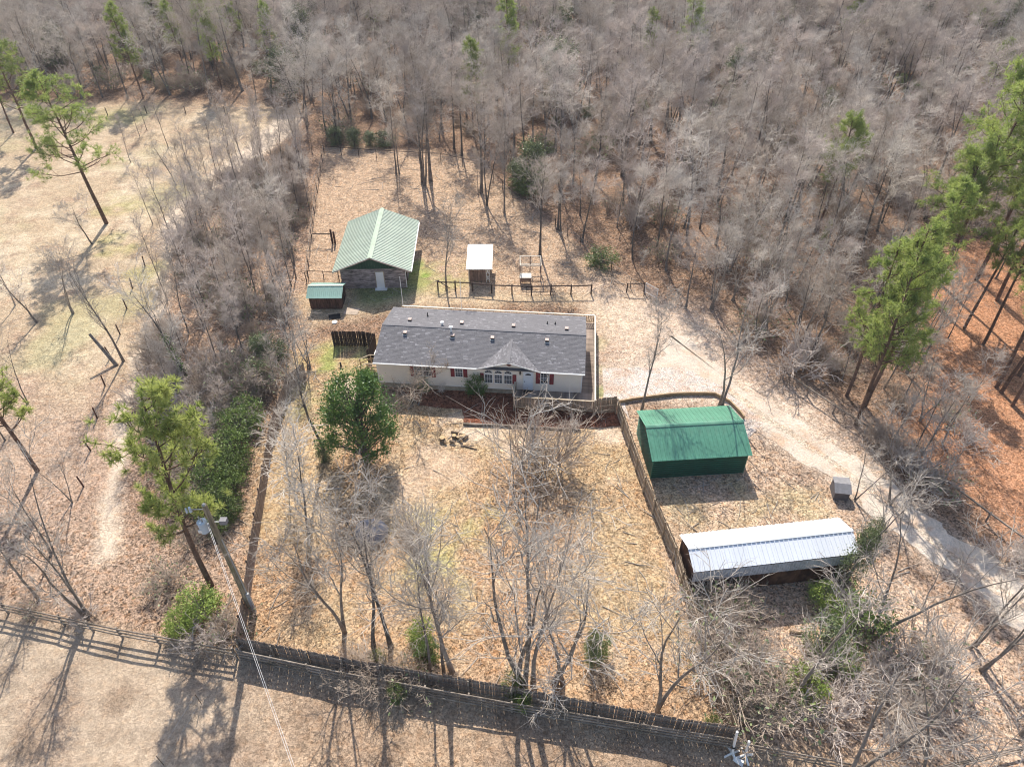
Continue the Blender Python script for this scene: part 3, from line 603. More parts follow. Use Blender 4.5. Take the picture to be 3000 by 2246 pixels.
# ---- barn
def rib_wall(par,x0,x1,y,z0,z1_,step,m,name,proud=.02,flip=1):
    b=MB(); z=z0
    while z<z1_-.02: b.box(x0,x1,min(y,y-flip*proud),max(y,y-flip*proud),z,min(z+.035,z1_)); z+=step
    return b
barn=empty('barn',(-15.2,71.2,0),R(1.2),label='block barn with a pale green ribbed metal gable roof and a white door',cat='barn')
BW,BL=3.5,4.75; BE,BP=2.55,4.15
barn_w=MB()
# block courses
for k in range(10):
    z=k*.25
    MB().box(-BW,BW,-BL,-BL+.2,z,z+.243).build('block_course',M['barnwall'],barn)
b=MB(); b.box(-BW,-BW+.18,-BL+.2,BL,0,2.5); b.box(BW-.18,BW,-BL+1.6,BL,0,2.5); b.box(-BW+.18,BW-.18,BL-.18,BL,0,2.5); b.build('wall',M['barnwall'],barn)
b=MB(); b.add([(-4.02,-BL-.05,2.47),(4.02,-BL-.05,2.47),(0,-BL-.05,4.10)],[(0,1,2)]); b.add([(-4.02,BL,2.47),(4.02,BL,2.47),(0,BL,4.10)],[(2,1,0)])
b.build('gable',M['barngable'],barn)
b=MB(); x=-3.9
while x<3.95:
    t=4.08-abs(x)*(1.63/4.02); 
    if t>2.52: b.box(x-.02,x+.02,-BL-.075,-BL-.051,2.48,t)
    x+=.3
b.build('gable_rib',M['barngable'],barn)
RW=4.22; RL_=11.4; sl_=math.hypot(RW,1.68)
pm=ribbed(.95,sl_,'roof_panel',M['barnroof'],3,.06,.05)
panel_roof(barn,(RW,-BL-.55,2.42),(0,1,0),(-RW,0,1.68),0,12,pm,.95)
panel_roof(barn,(-RW,-BL-.55+11.4,2.42),(0,-1,0),(RW,0,1.68),0,12,pm,.95)
b=MB()
for s in(-1,1): b.add([(0,-BL-.57,4.17),(0,-BL+10.87,4.17),(s*.26,-BL+10.87,4.075),(s*.26,-BL-.57,4.075)],[(0,1,2,3) if s<0 else (3,2,1,0)])
b.build('ridge_cap',M['ridgecap'],barn)
b=MB(); b.bar((-RW,-BL-.57,2.36),(0,-BL-.57,4.04),.03,.13); b.bar((0,-BL-.571,4.04),(RW,-BL-.571,2.36),.03,.13); b.build('rake_trim',M['ventbrown'],barn)
MB().bar((RW+.05,-BL-.5,2.36),(RW+.05,BL+1.0,2.36),.1,.09).build('gutter',M['white'],barn)
b=MB(); b.cyl((RW,-BL-.3,2.3),(BW+.05,-BL-.02,2.1),.04,.04,6); b.cyl((BW+.05,-BL-.02,2.1),(BW+.05,-BL-.02,.1),.04,.04,6); b.build('downpipe',M['white'],barn)
dd=MB().box(.22,1.22,-BL-.06,-BL,.05,2.15).build('door_frame',M['rail'],barn)
MB().box(.3,1.14,-BL-.1,-BL-.06,.1,2.08).build('door',M['white'],barn)
MB().box(.1,1.4,-BL-.55,-BL-.1,0,.1).build('doorstep',M['white'],barn)
for yy in (-BL+.1,-BL+1.5): MB().box(BW-.16,BW,yy-.08,yy+.08,0,2.5).build('post',M['coopwood'],barn)
# ---- little green-roofed coop
coop=empty('coop',(-19.6,63.6,0),R(.5),label='small brown shed with a pale green tin roof, left of and before the barn',cat='shed')
b=MB(); W2=1.65
for x0 in np.arange(-W2,W2-.01,.22):
    MB().box(x0,x0+.212,-1.25,-1.22,.1,1.62).build('wall_board',M['coopwood'],coop)
b.box(-W2,W2,-1.2,1.25,.1,1.6); b.add([(W2,-1.2,1.6),(W2,1.25,1.6),(W2,0,2.15),(-W2,-1.2,1.6),(-W2,1.25,1.6),(-W2,0,2.15)],[(0,1,2),(5,4,3)]); b.build('wall',M['coopwood'],coop)
M['cooproof']=mat('pale_teal_roof_metal',(.24,.40,.34),.45,.2,1.,rnd=.05,dirt=(.28,.36,.30),spec=.5)
sl2=math.hypot(1.5,.62); pm=ribbed(.62,sl2,'roof_panel',M['cooproof'],3,.025,.035)
panel_roof(coop,(-1.86,-1.5,1.56),(1,0,0),(0,1.5,.62),0,6,pm,.62); panel_roof(coop,(1.86,1.5,1.56),(-1,0,0),(0,-1.5,.62),0,6,pm,.62)
MB().box(-1.86,1.86,-.09,.09,2.17,2.21).build('ridge_cap',M['ridgecap'],coop)
MB().box(1.66,1.7,-.5,.4,.15,1.75).build('door',M['darkwood'],coop)
p=MB().box(-.75,.75,-.6,.6,.01,.035).build('plywood_sheet',M['ply'],loc=(-16.9,62.0,0),rot=(0,0,R(-6))); tag(p,'bare plywood sheet lying on the ground beside the little brown coop','plywood')
p=MB().cyl((0,0,0),(0,0,.1),.3,.28,14).build('lid',M['white'],loc=(-18.3,60.0,0)); tag(p,'round white lid lying on the leaves before the brown coop','lid')
p=MB().box(-.6,.6,-.4,.4,.01,.08).build('black_tray',M['black'],loc=(-18.5,61.0,0),rot=(0,0,R(15))); tag(p,'flat black tray on the ground before the brown coop','tray')
# ---- white-roofed feed shed
ws=empty('feed_shed',(-3.65,69.35,0),R(.3),label='small open wooden shed with a flat white metal roof in the back yard',cat='shed')
for x0 in np.arange(-1.1,.75,.2): MB().box(x0,x0+.19,-1.75,-1.72,.15,1.95).build('wall_board',M['hutch'],ws)
MB().box(-1.12,-1.09,-1.72,1.7,.1,2.0).build('wall',M['hutch'],ws); MB().box(-1.09,1.15,1.67,1.7,.1,2.1).build('wall',M['hutch'],ws)
for x in (-1.12,.8,1.15):
    for y in (-1.72,1.65): MB().box(x-.05,x+.05,y-.05,y+.05,0,2.05).build('post',M['cream'],ws)
b=MB(); b.bar((.82,-1.78,.3),(1.13,-1.78,.95),.04,.06); b.bar((1.13,-1.785,.3),(.82,-1.785,.95),.04,.06); b.bar((.82,-1.78,1.1),(1.13,-1.78,1.8),.04,.06); b.bar((1.13,-1.785,1.1),(.82,-1.785,1.8),.04,.06); b.build('lattice_brace',M['white'],ws)
pm=ribbed(.47,5.0,'roof_panel',M['whiteroof'],2,.02,.03)
panel_roof(ws,(-1.35,-2.4,2.1),(1,0,0),(0,5,.22),0,6,pm,.47)
MB().bar((-1.4,-2.38,2.06),(1.5,-2.38,2.06),.05,.08).build('front_beam',M['gal'],ws)
# ---- open timber frame and raised box
fr=empty('pen_frame',(2.05,68.85,0),0,label='bare open frame of pale posts and rails standing in the back yard',cat='frame')
for x in(-1.15,1.15):
    for y in(-1,1): MB().box(x-.05,x+.05,y-.05,y+.05,0,2).build('post',M['hutch'],fr)
for s in (-1,1):
    MB().bar((-1.2,s*1.0,2.02),(1.2,s*1.0,2.02),.06,.09).build('top_rail',M['cream'],fr); MB().bar((s*1.15,-1,2.02),(s*1.15,1,2.02),.06,.09).build('top_rail',M['cream'],fr)
MB().bar((-1.15,1.0,1.0),(1.15,1.0,1.0),.05,.08).build('mid_rail',M['cream'],fr); MB().bar((1.15,-1.0,.1),(-1.15,-1.0,.1),.05,.08).build('bottom_rail',M['hutch'],fr); MB().box(-.05,.05,.95,1.05,0,2).build('post',M['hutch'],fr)
hb=empty('raised_box',(1.5,67.5,0),0,label='raised wooden planter box on legs at the front of the bare timber frame',cat='planter')
for k in range(3): MB().box(-.6,.6,-.45,-.42,.5+k*.16,.65+k*.16).build('side_board',M['hutch'],hb)
MB().box(-.6,.6,-.42,.45,.5,.9).build('box',M['hutch'],hb); MB().box(-.64,.64,-.49,.49,.9,.98).build('lip',M['cream'],hb)
for x in(-.55,.55):
    for y in(-.4,.4): MB().box(x-.04,x+.04,y-.04,y+.04,0,.5).build('leg',M['hutch'],hb)

# ---- green shed
gs=empty('green_shed',(14.7,41.5,0),R(4.6),label='dark green metal shed with a two-slope green roof beside the gravel drive',cat='shed')
GW,GD=3.8,2.6
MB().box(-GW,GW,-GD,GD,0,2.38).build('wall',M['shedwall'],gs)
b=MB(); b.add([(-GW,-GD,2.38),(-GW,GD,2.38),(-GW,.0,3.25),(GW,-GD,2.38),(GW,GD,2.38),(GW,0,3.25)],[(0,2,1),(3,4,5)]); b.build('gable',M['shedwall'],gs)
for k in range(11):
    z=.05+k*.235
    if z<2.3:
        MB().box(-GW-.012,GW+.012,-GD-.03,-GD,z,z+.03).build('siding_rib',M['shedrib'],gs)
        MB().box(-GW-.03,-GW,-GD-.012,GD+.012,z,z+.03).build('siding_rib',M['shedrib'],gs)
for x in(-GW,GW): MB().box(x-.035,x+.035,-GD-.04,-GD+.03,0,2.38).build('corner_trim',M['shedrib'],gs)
GO=2.93; srun=GO; sl3=math.hypot(GO,1.0)
pm=ribbed(.67,sl3,'roof_panel',M['shedroof'],2,.03,.03)
panel_roof(gs,(-4.02,-GO,2.34),(1,0,0),(0,GO,1.0),0,12,pm,.67); panel_roof(gs,(4.02,GO,2.34),(-1,0,0),(0,-GO,1.0),0,12,pm,.67)
b=MB()
for s in (-1,1): b.add([(-4.03,0,3.385),(4.03,0,3.385),(4.03,s*.18,3.335),(-4.03,s*.18,3.335)],[(0,1,2,3) if s>0 else (3,2,1,0)])
b.box(-4.03,4.03,-.2,-.185,3.28,3.325); b.build('ridge_cap',M['shedroof'],gs)
# ---- white loafing shed
wl=empty('long_shed',(17.7,30.1,0),R(7.4),label='long low brown shed with a bright white metal roof at lower right of the yard',cat='shed')
LW=5.7
MB().box(-LW,LW,-1.45,1.4,0,2.75).build('wall',M['rusty'],wl)
b=MB(); b.add([(-LW,-1.45,2.75),(-LW,1.4,2.75),(-LW,0,3.3),(LW,-1.45,2.75),(LW,1.4,2.75),(LW,0,3.3)],[(0,2,1),(3,4,5)]); b.build('gable',M['rusty'],wl)
for k in range(9): MB().box(-LW+.02+k*1.26,-LW+.10+k*1.26,-1.48,-1.45,0,1.9).build('batten',M['rusty'],wl)
sl4=math.hypot(1.55,.6); pm=ribbed(.98,sl4,'roof_panel',M['whiteroof'],3,.05,.045)
panel_roof(wl,(-5.88,-1.55,2.8),(1,0,0),(0,1.55,.6),0,12,pm,.98); panel_roof(wl,(5.88,1.55,2.8),(-1,0,0),(0,-1.55,.6),0,12,pm,.98)
pm2=ribbed(.98,.98,'skirt_panel',M['skirtmetal'],5,.03,.04)
panel_roof(wl,(-5.88,-1.60,1.8),(1,0,0),(0,.02,1),0,12,pm2,.98,'skirt_panel')
b=MB()
for s in(-1,1): b.add([(-5.9,0,3.455),(5.9,0,3.455),(5.9,s*.14,3.41),(-5.9,s*.14,3.41)],[(0,1,2,3) if s>0 else (3,2,1,0)])
b.build('ridge_cap',M['whiteroof'],wl); MB().box(-5.9,5.9,-.155,-.142,3.36,3.405).build('ridge_edge',M['gal'],wl)
# plank stack by it
pk=empty('plank_stack',g(2025,1745),R(-75),label='short stack of pale planks against the fence, left of the long brown shed',cat='planks')
for k in range(4): MB().box(-1.0,1.0,-.45+k*.23,-.24+k*.23,.0,.28).build('plank',M['rail'],pk)
# ---- grey box shelter
gbx=empty('grey_shelter',(25.7,37.0,0),R(-8),label='small grey box shelter with a sloped roof on the grass edge of the drive',cat='shelter'); gbx.scale=(.85,.85,.85)
b=MB(); b.add([(-.65,-.75,0),(.65,-.75,0),(.65,.75,0),(-.65,.75,0),(-.65,-.75,.95),(.65,-.75,.95),(.65,.75,1.35),(-.65,.75,1.35)],[(0,1,5,4),(1,2,6,5),(2,3,7,6),(3,0,4,7),(4,5,6,7)]); b.build('wall',M['greywall'],gbx)
b=MB(); b.add([(-.75,.0,1.42),(.75,.0,1.42),(.75,.85,1.36),(-.75,.85,1.36)],[(0,1,2,3)]); b.add([(-.75,-.85,.98),(.75,-.85,.98),(.75,.0,1.42),(-.75,.0,1.42)],[(0,1,2,3)]); b.add([(-.75,-.85,.94),(.75,-.85,.94),(.75,-.85,.98),(-.75,-.85,.98)],[(0,1,2,3)]); b.build('roof',M['grey'],gbx)

# ------------------------------------------------------------------ fences
def privacy(pts,h,pm_,rm,side,label,group=None,wd=.145,cat='fence',sp=.152,frm=None):
    """picket fence along world points; side=+1 puts the rails on the left of the run"""
    x0,y0=pts[0]; f=empty('picket_fence',(x0,y0,0),0,label=label,cat=cat)
    hx=wd/2
    me=MB().add([(-hx,-.011,0),(hx,-.011,0),(hx,.011,0),(-hx,.011,0),(-hx,-.011,h-.03),(hx,-.011,h-.03),(hx,.011,h-.03),(-hx,.011,h-.03),(-hx+.03,-.011,h),(hx-.03,-.011,h),(hx-.03,.011,h),(-hx+.03,.011,h)],
      [(0,1,5,4),(4,5,9,8),(1,2,6,5),(5,6,10,9),(2,3,7,6),(6,7,11,10),(3,0,4,7),(7,4,8,11),(8,9,10,11)]).mesh('picket',pm_)
    pme=MB().box(-.05,.05,-.05,.05,0,h-.06).mesh('post',rm)
    for k in range(len(pts)-1):
        a=np.array(pts[k]); b_=np.array(pts[k+1]); d=b_-a; L_=np.linalg.norm(d); d/=L_; nrm=np.array([-d[1],d[0]])*side; ang=math.atan2(d[1],d[0])
        n=int(L_/sp)
        for j in range(n):
            p=a+d*(j+.5)*L_/n-np.array([x0,y0])
            link('picket',me,f,loc=(p[0],p[1],rng.uniform(-.012,.012)),rot=(R(rng.uniform(-1.2,1.2)),R(rng.uniform(-1,1)),ang))
        nb=max(1,round(L_/2.4))
        for j in range(nb+(k==len(pts)-2)):
            p=a+d*L_*j/nb-np.array([x0,y0])+nrm*.1; link('post',pme,f,loc=(p[0],p[1],0),rot=(0,0,ang))
        for j in range(nb):
            for z in (.3,h*.5,h-.25):
                p=a+d*L_*j/nb-np.array([x0,y0])+nrm*.035; q=a+d*L_*(j+1)/nb-np.array([x0,y0])+nrm*.035
                MB().bar((*p,z),(*q,z),.038,.09).build('rail',rm,f)
    return f
def W(p,z): return np.array(g(*p,z)[:2])
privacy([W(p,1.8) for p in [(888,1062),(838,1103),(790,1240),(745,1500),(700,1800),(692,1862)]],1.83,M['oldpicket'],M['darkwood'],-1,'long grey-brown picket fence down the left side of the front yard')
privacy([W(p,1.8) for p in [(692,1866),(1000,1925),(1500,2010),(2000,2105),(2165,2128)]],1.83,M['oldpicket'],M['greyrail'],-1,'mossy picket fence along the near end of the front yard, behind the board rails')
privacy([W(p,1.8) for p in [(2163,2122),(2030,1750),(1985,1600),(1895,1395),(1812,1166)]],1.83,M['picket'],M['rail'],1,'pale picket fence between the front yard and the green and long sheds')
privacy([hw(19.98,-1.75)[:2],W(z1(1985,840),1.8)],1.83,M['picket'],M['rail'],-1,'short picket fence joining the deck corner to the yard fence')
privacy([W(z1(-70,368),1.8),W(z1(150,372),1.8),W(z1(240,388),1.8),W(z1(190,500),1.8)],1.83,M['darkwood'],M['darkwood'],-1,'dark brown picket fence enclosing the corner left of the house')
def rail_fence(pts,h,nrail,rm,label,step=2.4,rw=.045,rh=.14,cat='fence',ps=.055,name='rail_fence',gap=.38,pm=None,rname='rail',ph=None):
    x0,y0=pts[0]; f=empty(name,(x0,y0,0),0,label=label,cat=cat); pme=MB().box(-ps,ps,-ps,ps,0,ph or h).mesh('post',pm or rm)
    for k in range(len(pts)-1):
        a=np.array(pts[k]); b_=np.array(pts[k+1]); d=b_-a; L_=np.linalg.norm(d); d/=L_; nb=max(1,round(L_/step)); nrm=np.array([-d[1],d[0]]); o0=np.array([x0,y0])
        for j in range(nb+(k==len(pts)-2)):
            p=a+d*L_*j/nb-o0; link('post',pme,f,loc=(p[0],p[1],0),rot=(R(rng.uniform(-1.5,1.5)),R(rng.uniform(-1.5,1.5)),math.atan2(d[1],d[0])))
        for j in range(nb):
            for q in range(nrail):
                z=h-.08-q*gap; p=a+d*L_*j/nb-o0-nrm*(ps+rw/2); r_=a+d*L_*(j+1)/nb-o0-nrm*(ps+rw/2)
                MB().bar((*p,z+rng.uniform(-.02,.02)),(*r_,z+rng.uniform(-.02,.02)),rw,rh).build(rname,rm,f)
    return f
rail_fence([W((-260,1712),1.3),W((0,1765),1.3),W((340,1838),1.3),W((680,1899),1.3)],1.35,3,M['greyrail'],'grey four-board rail fence between the paddock and the woods at lower left'.replace('four','three'))
rail_fence([W((692,1900),1.3),W((1000,1965),1.3),W((1500,2055),1.3),W((2150,2160),1.3)],1.35,4,M['greyrail'],'dark board fence running close before the mossy picket fence',gap=.32)
rail_fence([W((2165,2168),1.2),W((2400,2212),1.2),W((2700,2275),1.2)],1.2,3,M['greyrail'],'three-rail board fence leading right from the white stands',rh=.12)
rail_fence([W((2700,2250),1.2),W((2850,2215),1.2),W((3010,2175),1.2),W((3200,2130),1.2)],1.2,3,M['greyrail'],'rail fence at the bottom right corner under the big bare tree',rh=.12)
rail_fence([W((2300,1085),1.1),W((2450,1185),1.1),W((2543,1244),1.1)],1.1,1,M['greyrail'],'low rail fence along the woods side of the drive, below the pines',step=3,rh=.12,rw=.08)
rail_fence([W((2743,1379),1.1),W((2906,1500),1.1),W((3010,1575),1.1)],1.1,1,M['greyrail'],'low rail fence at the right edge beside the orange pine straw',step=3,rh=.12,rw=.08)
# paddock fence behind the house
mf=rail_fence([(-8.1,66.0),(-6.2,65.9),(-4.3,65.8),(-2.2,65.4),(0,65.2),(2.1,65.1),(4.2,65.2),(6.4,65.2),(8.6,65.3)],1.25,1,M['darkwood'],'dark post and top-rail fence across the back yard behind the house',rw=.1,rh=.1,step=2.2,ps=.07)
MB().bar((0.1,.05,1.2),(1.3,0,.25),.07,.07).build('brace',M['darkwood'],mf); MB().bar((0,0.02,1.18),(0,.5,0),.05,.05).build('brace',M['darkwood'],mf)
gt=empty('farm_gate',(1.55,65.0,0),R(3),label='dark tubular metal gate leaning against the post and rail fence',cat='gate')
for z in (.1,.45,.8,1.12): MB().cyl((0,-.18+z*.08,z),(3.1,-.18+z*.08,z),.022,.022,6).build('tube',M['darkwood'],gt)
for x in (0,1.55,3.1): MB().cyl((x,-.175,.08),(x,-.09,1.14),.022,.022,6).build('upright',M['darkwood'],gt)
rail_fence([(12.5,65.6),(14.4,65.7)],1.2,1,M['darkwood'],'short dark rail between two posts near the right woods',rw=.08,rh=.08,step=2)
wg=empty('lattice_gate',(14.5,65.5,0),R(-48),label='white wire gate at the end of the woods fence, right of the house yard',cat='gate')
MB().box(-.03,.03,-.03,.03,0,1.3).build('upright',M['white'],wg); MB().box(1.6,1.66,-.03,.03,0,1.3).build('upright',M['white'],wg)
for z in(.1,1.25): MB().box(.03,1.6,-.02,.02,z,z+.05).build('frame_bar',M['white'],wg)
b=MB()
for k in range(-4,9):
    for s in(1,-1):
        xa=k*.2; xb=xa+1.15
        if s<0: xa,xb=xb,xa
        z0_,z1__=.15,1.25; x0_,x1_=xa,xb
        t0=0;t1=1
        lo,hi_=.03,1.6
        ts=sorted([(lo-x0_)/(x1_-x0_),(hi_-x0_)/(x1_-x0_)]); t0=max(0,ts[0]); t1=min(1,ts[1])
        if t1-t0>.05: b.bar((x0_+(x1_-x0_)*t0,.005*s,z0_+1.1*t0),(x0_+(x1_-x0_)*t1,.005*s,z0_+1.1*t1),.012,.012)
b.build('mesh',M['white'],wg)
def wire_fence(pts,h,label,step=3.2,wm=None,pm=None,nw=4,ps=.05,leanmax=2,toprail=None):
    x0,y0=pts[0]; f=empty('wire_fence',(x0,y0,0),0,label=label,cat='fence'); pme=MB().cyl((0,0,0),(0,0,h+.08),ps,ps*.9,6).mesh('post',pm or M['darkwood']); P=[]
    for k in range(len(pts)-1):
        a=np.array(pts[k]);b_=np.array(pts[k+1]); n=max(1,round(np.linalg.norm(b_-a)/step))
        for j in range(n): P.append(a+(b_-a)*j/n-np.array([x0,y0]))
    P.append(np.array(pts[-1])-np.array([x0,y0]))
    for p in P: link('post',pme,f,loc=(p[0],p[1],0),rot=(R(rng.uniform(-leanmax,leanmax)),R(rng.uniform(-leanmax,leanmax)),0))
    for z in np.linspace(.2,h,nw):
        b=MB(); rr=.006 if (z<h-.01 or not toprail) else .035
        for a,c in zip(P[:-1],P[1:]): b.cyl((*a,z),(*c,z),rr,rr,4,cap=False)
        b.build('wire' if rr<.01 else 'top_rail',(wm or M['gal']) if rr<.01 else toprail,f)
    return f
wire_fence([W(p,1.2) for p in [(946,426),(925,540),(908,670),(893,800)]],1.2,'wire fence with a pale top rail along the left of the back yard',toprail=M['greyrail'])
wire_fence([W(p,1.2) for p in [(946,428),(1100,440),(1290,450),(1420,478),(1500,560),(1628,640)]],1.2,'dark wire fence closing the far end of the back yard',toprail=M['darkwood'])
wire_fence([W(p,1.2) for p in [(1628,640),(1740,725),(1850,815),(1890,840)]],1.2,'dark fence with a grey top rail along the right woods of the back yard',toprail=M['greyrail'])
wire_fence([W(p,1.0) for p in [(900,795),(990,800)]],1.1,'short mesh fence joining the barn to the coop side',step=1.6,toprail=M['darkwood'])
wire_fence([(x,y) for x,y in [g(550,660)[:2],g(425,780)[:2],g(388,845)[:2],g(372,905)[:2],g(352,980)[:2],g(325,1045)[:2],g(308,1130)[:2],g(285,1225)[:2],g(245,1425)[:2]]],1.2,'leaning wooden posts with thin wire along the sandy track at left',step=4.5,leanmax=6,ps=.07,pm=M['coopwood'])
wire_fence([g(*p)[:2] for p in [(30,370),(200,345),(430,332),(660,335),(830,345)]],1.2,'far post and wire fence at the back edge of the pale field',step=6,ps=.07)
wire_fence([g(*p)[:2] for p in [(590,2060),(480,2240),(380,2400)]],1.2,'thin electric fence stakes crossing the near paddock',step=5,nw=2,ps=.025,pm=M['log'])
# short dark posts by the barn
bp=empty('gate_post',(-21.6,76.2,0),0,label='reddish double gate post with a rail stub, left behind the barn',cat='post')
for x in(0,.3): MB().box(x-.1,x+.1,-.1,.1,0,1.9-x).build('post',M['coopwood'],bp)
MB().bar((-2.2,0,1.3),(0,0,1.3),.1,.1).build('rail',M['darkwood'],bp)
# timber edging round the gravel
te=empty('timber_edging',(0,0,0),0,label='curved retaining edge of stacked timbers round the white gravel bed',cat='edging')
tp=[(1815,1172),(1860,1164),(1905,1158),(1945,1153),(1985,1149),(2022,1148),(2060,1148),(2096,1149),(2140,1172),(2172,1205),(2181,1218)]
ed=[W(p,.35) for p in tp]
for a,b_ in zip(ed[:-1],ed[1:]):
    for z in (.09,.26): MB().bar((*a,z),(*b_,z),.14,.165).build('timber',M['newwood'],te)
t2=empty('landscape_timber',(0,0,0),0,label='straight grey landscape timber edging the reddish mulch bed before the house',cat='edging')
for p,q in((z1(877,1030),z1(1100,1038)),(z1(1103,1038),z1(1330,1052)),(z1(1340,1052),z1(1540,1062)),(z1(1543,1062),z1(1722,1072))):
    a=W(p,.2);b_=W(q,.2); MB().bar((*a,.1),(*b_,.1),.15,.2).build('timber',M['greyrail'],t2)
lg=empty('fallen_log',g(1350,1305),R(0),label='long thin fallen limb lying beyond the cut log pile',cat='log'); 
lg2=empty('log_pile',g(1335,1285),0,label='heap of sawn log rounds on the bare ground before the mulch bed',cat='logs')
for k in range(13):
    a=rng.uniform(0,6.28); r_=rng.uniform(.1,1.1); x=r_*math.cos(a)*1.1; y=r_*math.sin(a)*.6; rr=rng.uniform(.12,.26); an=rng.uniform(0,6.28); l_=rng.uniform(.15,.4)
    if k%2: o=MB().cyl((0,0,0),(0,0,l_),rr,rr*.95,9)
    else: o=MB().cyl((-l_,0,rr),(l_,0,rr),rr*.7,rr*.7,9)
    o.m=[0]*9+[1,1]; o.build('log_round',[M['log'],M['cutend']],lg2,loc=(x,y,0),rot=(0,0,an))
MB().cyl((0,0,.06),(1.4,-.5,.08),.07,.04,6).build('limb',M['log'],lg)
# ------------------------------------------------------------------ utility pole, wires
PX,PY,_z=g(742,1792)
ph=hgt(PX,PY,1478); 
up=empty('utility_pole',(PX,PY,0),0,label='wooden utility pole with a grey transformer standing at the fence corner',cat='utility pole')
# vector that leans the pole to where the photo shows its top
tx=g(597,1478,ph)[0]-PX
lean=lambda z: (tx*z/ph,0,z)
MB().cyl((0,0,0),lean(ph),.23,.15,12).build('pole',M['polewood'],up)
MB().cyl((.19,-.06,0),(lean(ph*.72)[0]+.15,-.06,ph*.72),.05,.04,6).build('conduit',M['conduit'],up)
MB().box(.1,.3,-.2,-.04,.2,2.4).build('cable_guard',M['conduit'],up)
zt=ph-1.75; cx=lean(zt)[0]
tr=MB(); tr.cyl((cx-.5,-.15,zt-.45),(cx-.5,-.15,zt+.4),.27,.27,16); tr.cyl((cx-.5,-.15,zt+.4),(cx-.5,-.15,zt+.5),.29,.2,16); tro=tr.build('transformer',M['transformer'],up)
for dx,dy in((-.1,.05),(.1,-.08)): MB().cyl((cx-.5+dx,-.15+dy,zt+.48),(cx-.5+dx,-.15+dy,zt+.8),.05,.04,8).build('bushing',M['conduit'],tro)
MB().bar((cx-.3,-.08,zt),(cx,0,zt),.08,.25).build('bracket',M['gal'],tro)
MB().box(cx-.75,cx-.55,-.44,-.40,zt-.3,zt-.05).build('nameplate',M['white'],tro)
bx=MB().box(cx+.55,cx+.95,-.2,.12,zt+.15,zt+.5).build('equipment_box',M['grey'],up); MB().bar((cx,0,zt+.2),(cx+.6,0,zt+.2),.05,.05).build('bracket',M['gal'],bx)
ar=MB().bar((lean(ph-.4)[0],0,ph-.4),(lean(ph-.4)[0]-1.0,.1,ph-.55),.05,.05).build('arm',M['gal'],up)
b=MB(); b.cyl((lean(ph-.4)[0]-1.0,.1,ph-.75),(lean(ph-.4)[0]-1.0,.1,ph-.35),.09,.07,8); b.cyl((lean(ph-.4)[0]-1.2,.05,ph-.75),(lean(ph-.4)[0]-1.2,.05,ph-.4),.07,.05,8); b.build('insulator',M['transformer'],ar)
MB().cyl((lean(ph)[0],0,ph),(lean(ph)[0],0,ph+.08),.11,.07,10).build('pole_cap',M['gal'],up)
P0=np.array([PX+lean(ph-.9)[0]-.17,PY-.14,ph-.9]); E1=np.array(g(861,2262,ph-1.6)); 
def cable(A,B,ext,r,sag,label,cat='cable',mm=None):
    B2=A+(B-A)*ext; n=40; b=MB(); pts=[]
    for k in range(n+1): t=k/n; p=A+(B2-A)*t; p=p-np.array([0,0,sag*4*t*(1-t)]); pts.append(p)
    for k in range(n): b.cyl(pts[k],pts[k+1],r,r,5,cap=False)
    o=b.build('power_line',mm or M['wire']); return tag(o,label,cat)
cable(P0,E1,2.2,.008,.2,'left pale cable of the pair dropping from the utility pole to the bottom edge')
E2=np.array(g(868,2262,ph-2.0)); cable(P0+np.array([.06,0,-.3]),E2,2.2,.008,.25,'right pale cable of the pair dropping from the utility pole to the bottom edge')
# ------------------------------------------------------------------ white jump stands
def stand(bpx,tpx,h,rz_,lab):
    x,y,_=g(*bpx); tx_,ty_,_=g(*tpx,h); s=empty('jump_stand',(x,y,0),0,label=lab,cat='jump stand'); v=np.array([tx_-x,ty_-y,h])
    bevel(MB().bar((0,0,.03),v,.12,.12,up=(0,1,0)).build('upright',M['white'],s),.008)
    MB().bar(v*.30,v*.36,.17,.17,up=(0,1,0)).build('cup_holder',M['black'],s)
    for a in range(4):
        f=MB(); f.add([(.055,-.03,.02),(.5,-.05,.0),(.55,.05,.0),(.055,.03,.02),(.055,-.03,.3),(.5,-.05,.07),(.55,.05,.07),(.055,.03,.3)],[(0,3,2,1),(4,5,6,7),(0,1,5,4),(1,2,6,5),(2,3,7,6),(3,0,4,7)])
        f.build('foot',M['white'],s,rot=(0,0,R(90*a+rz_)))
stand((2144,2208),(2160,2142),2.7,20,'taller white upright jump stand at the fence corner, left of the two')
stand((2181,2214),(2195,2170),1.9,10,'shorter white upright jump stand, right of the taller one')
o=MB().add([(-.3,-.12,.02),(.28,-.2,.02),(.28,.2,.02),(-.3,.12,.02),(-.3,-.12,.06),(.28,-.2,.06),(.28,.2,.06),(-.3,.12,.06)],[(0,3,2,1),(4,5,6,7),(0,1,5,4),(1,2,6,5),(2,3,7,6),(3,0,4,7)]).build('loose_foot',M['white'],loc=(g(2162,2224)[0],g(2162,2224)[1]-.1,0),rot=(0,0,R(-30))); tag(o,'loose white wedge lying on the leaves between the two jump stands','wedge')
o=MB().box(-.28,.28,-.06,.06,0,.07).build('board_scrap',M['rail'],loc=g(2283,2057),rot=(0,0,R(-35))); tag(o,'short pale board scrap lying in the leaves left of the brush','board')
o=MB().cyl((-.5,0,.1),(.5,0,.1),.11,.1,8); o.m=[0]*8+[1,1]; o=o.build('cut_log',[M['log'],M['cutend']],loc=g(2335,1855),rot=(0,0,R(-12))); tag(o,'short cut log on the leaves below the long brown shed','log')
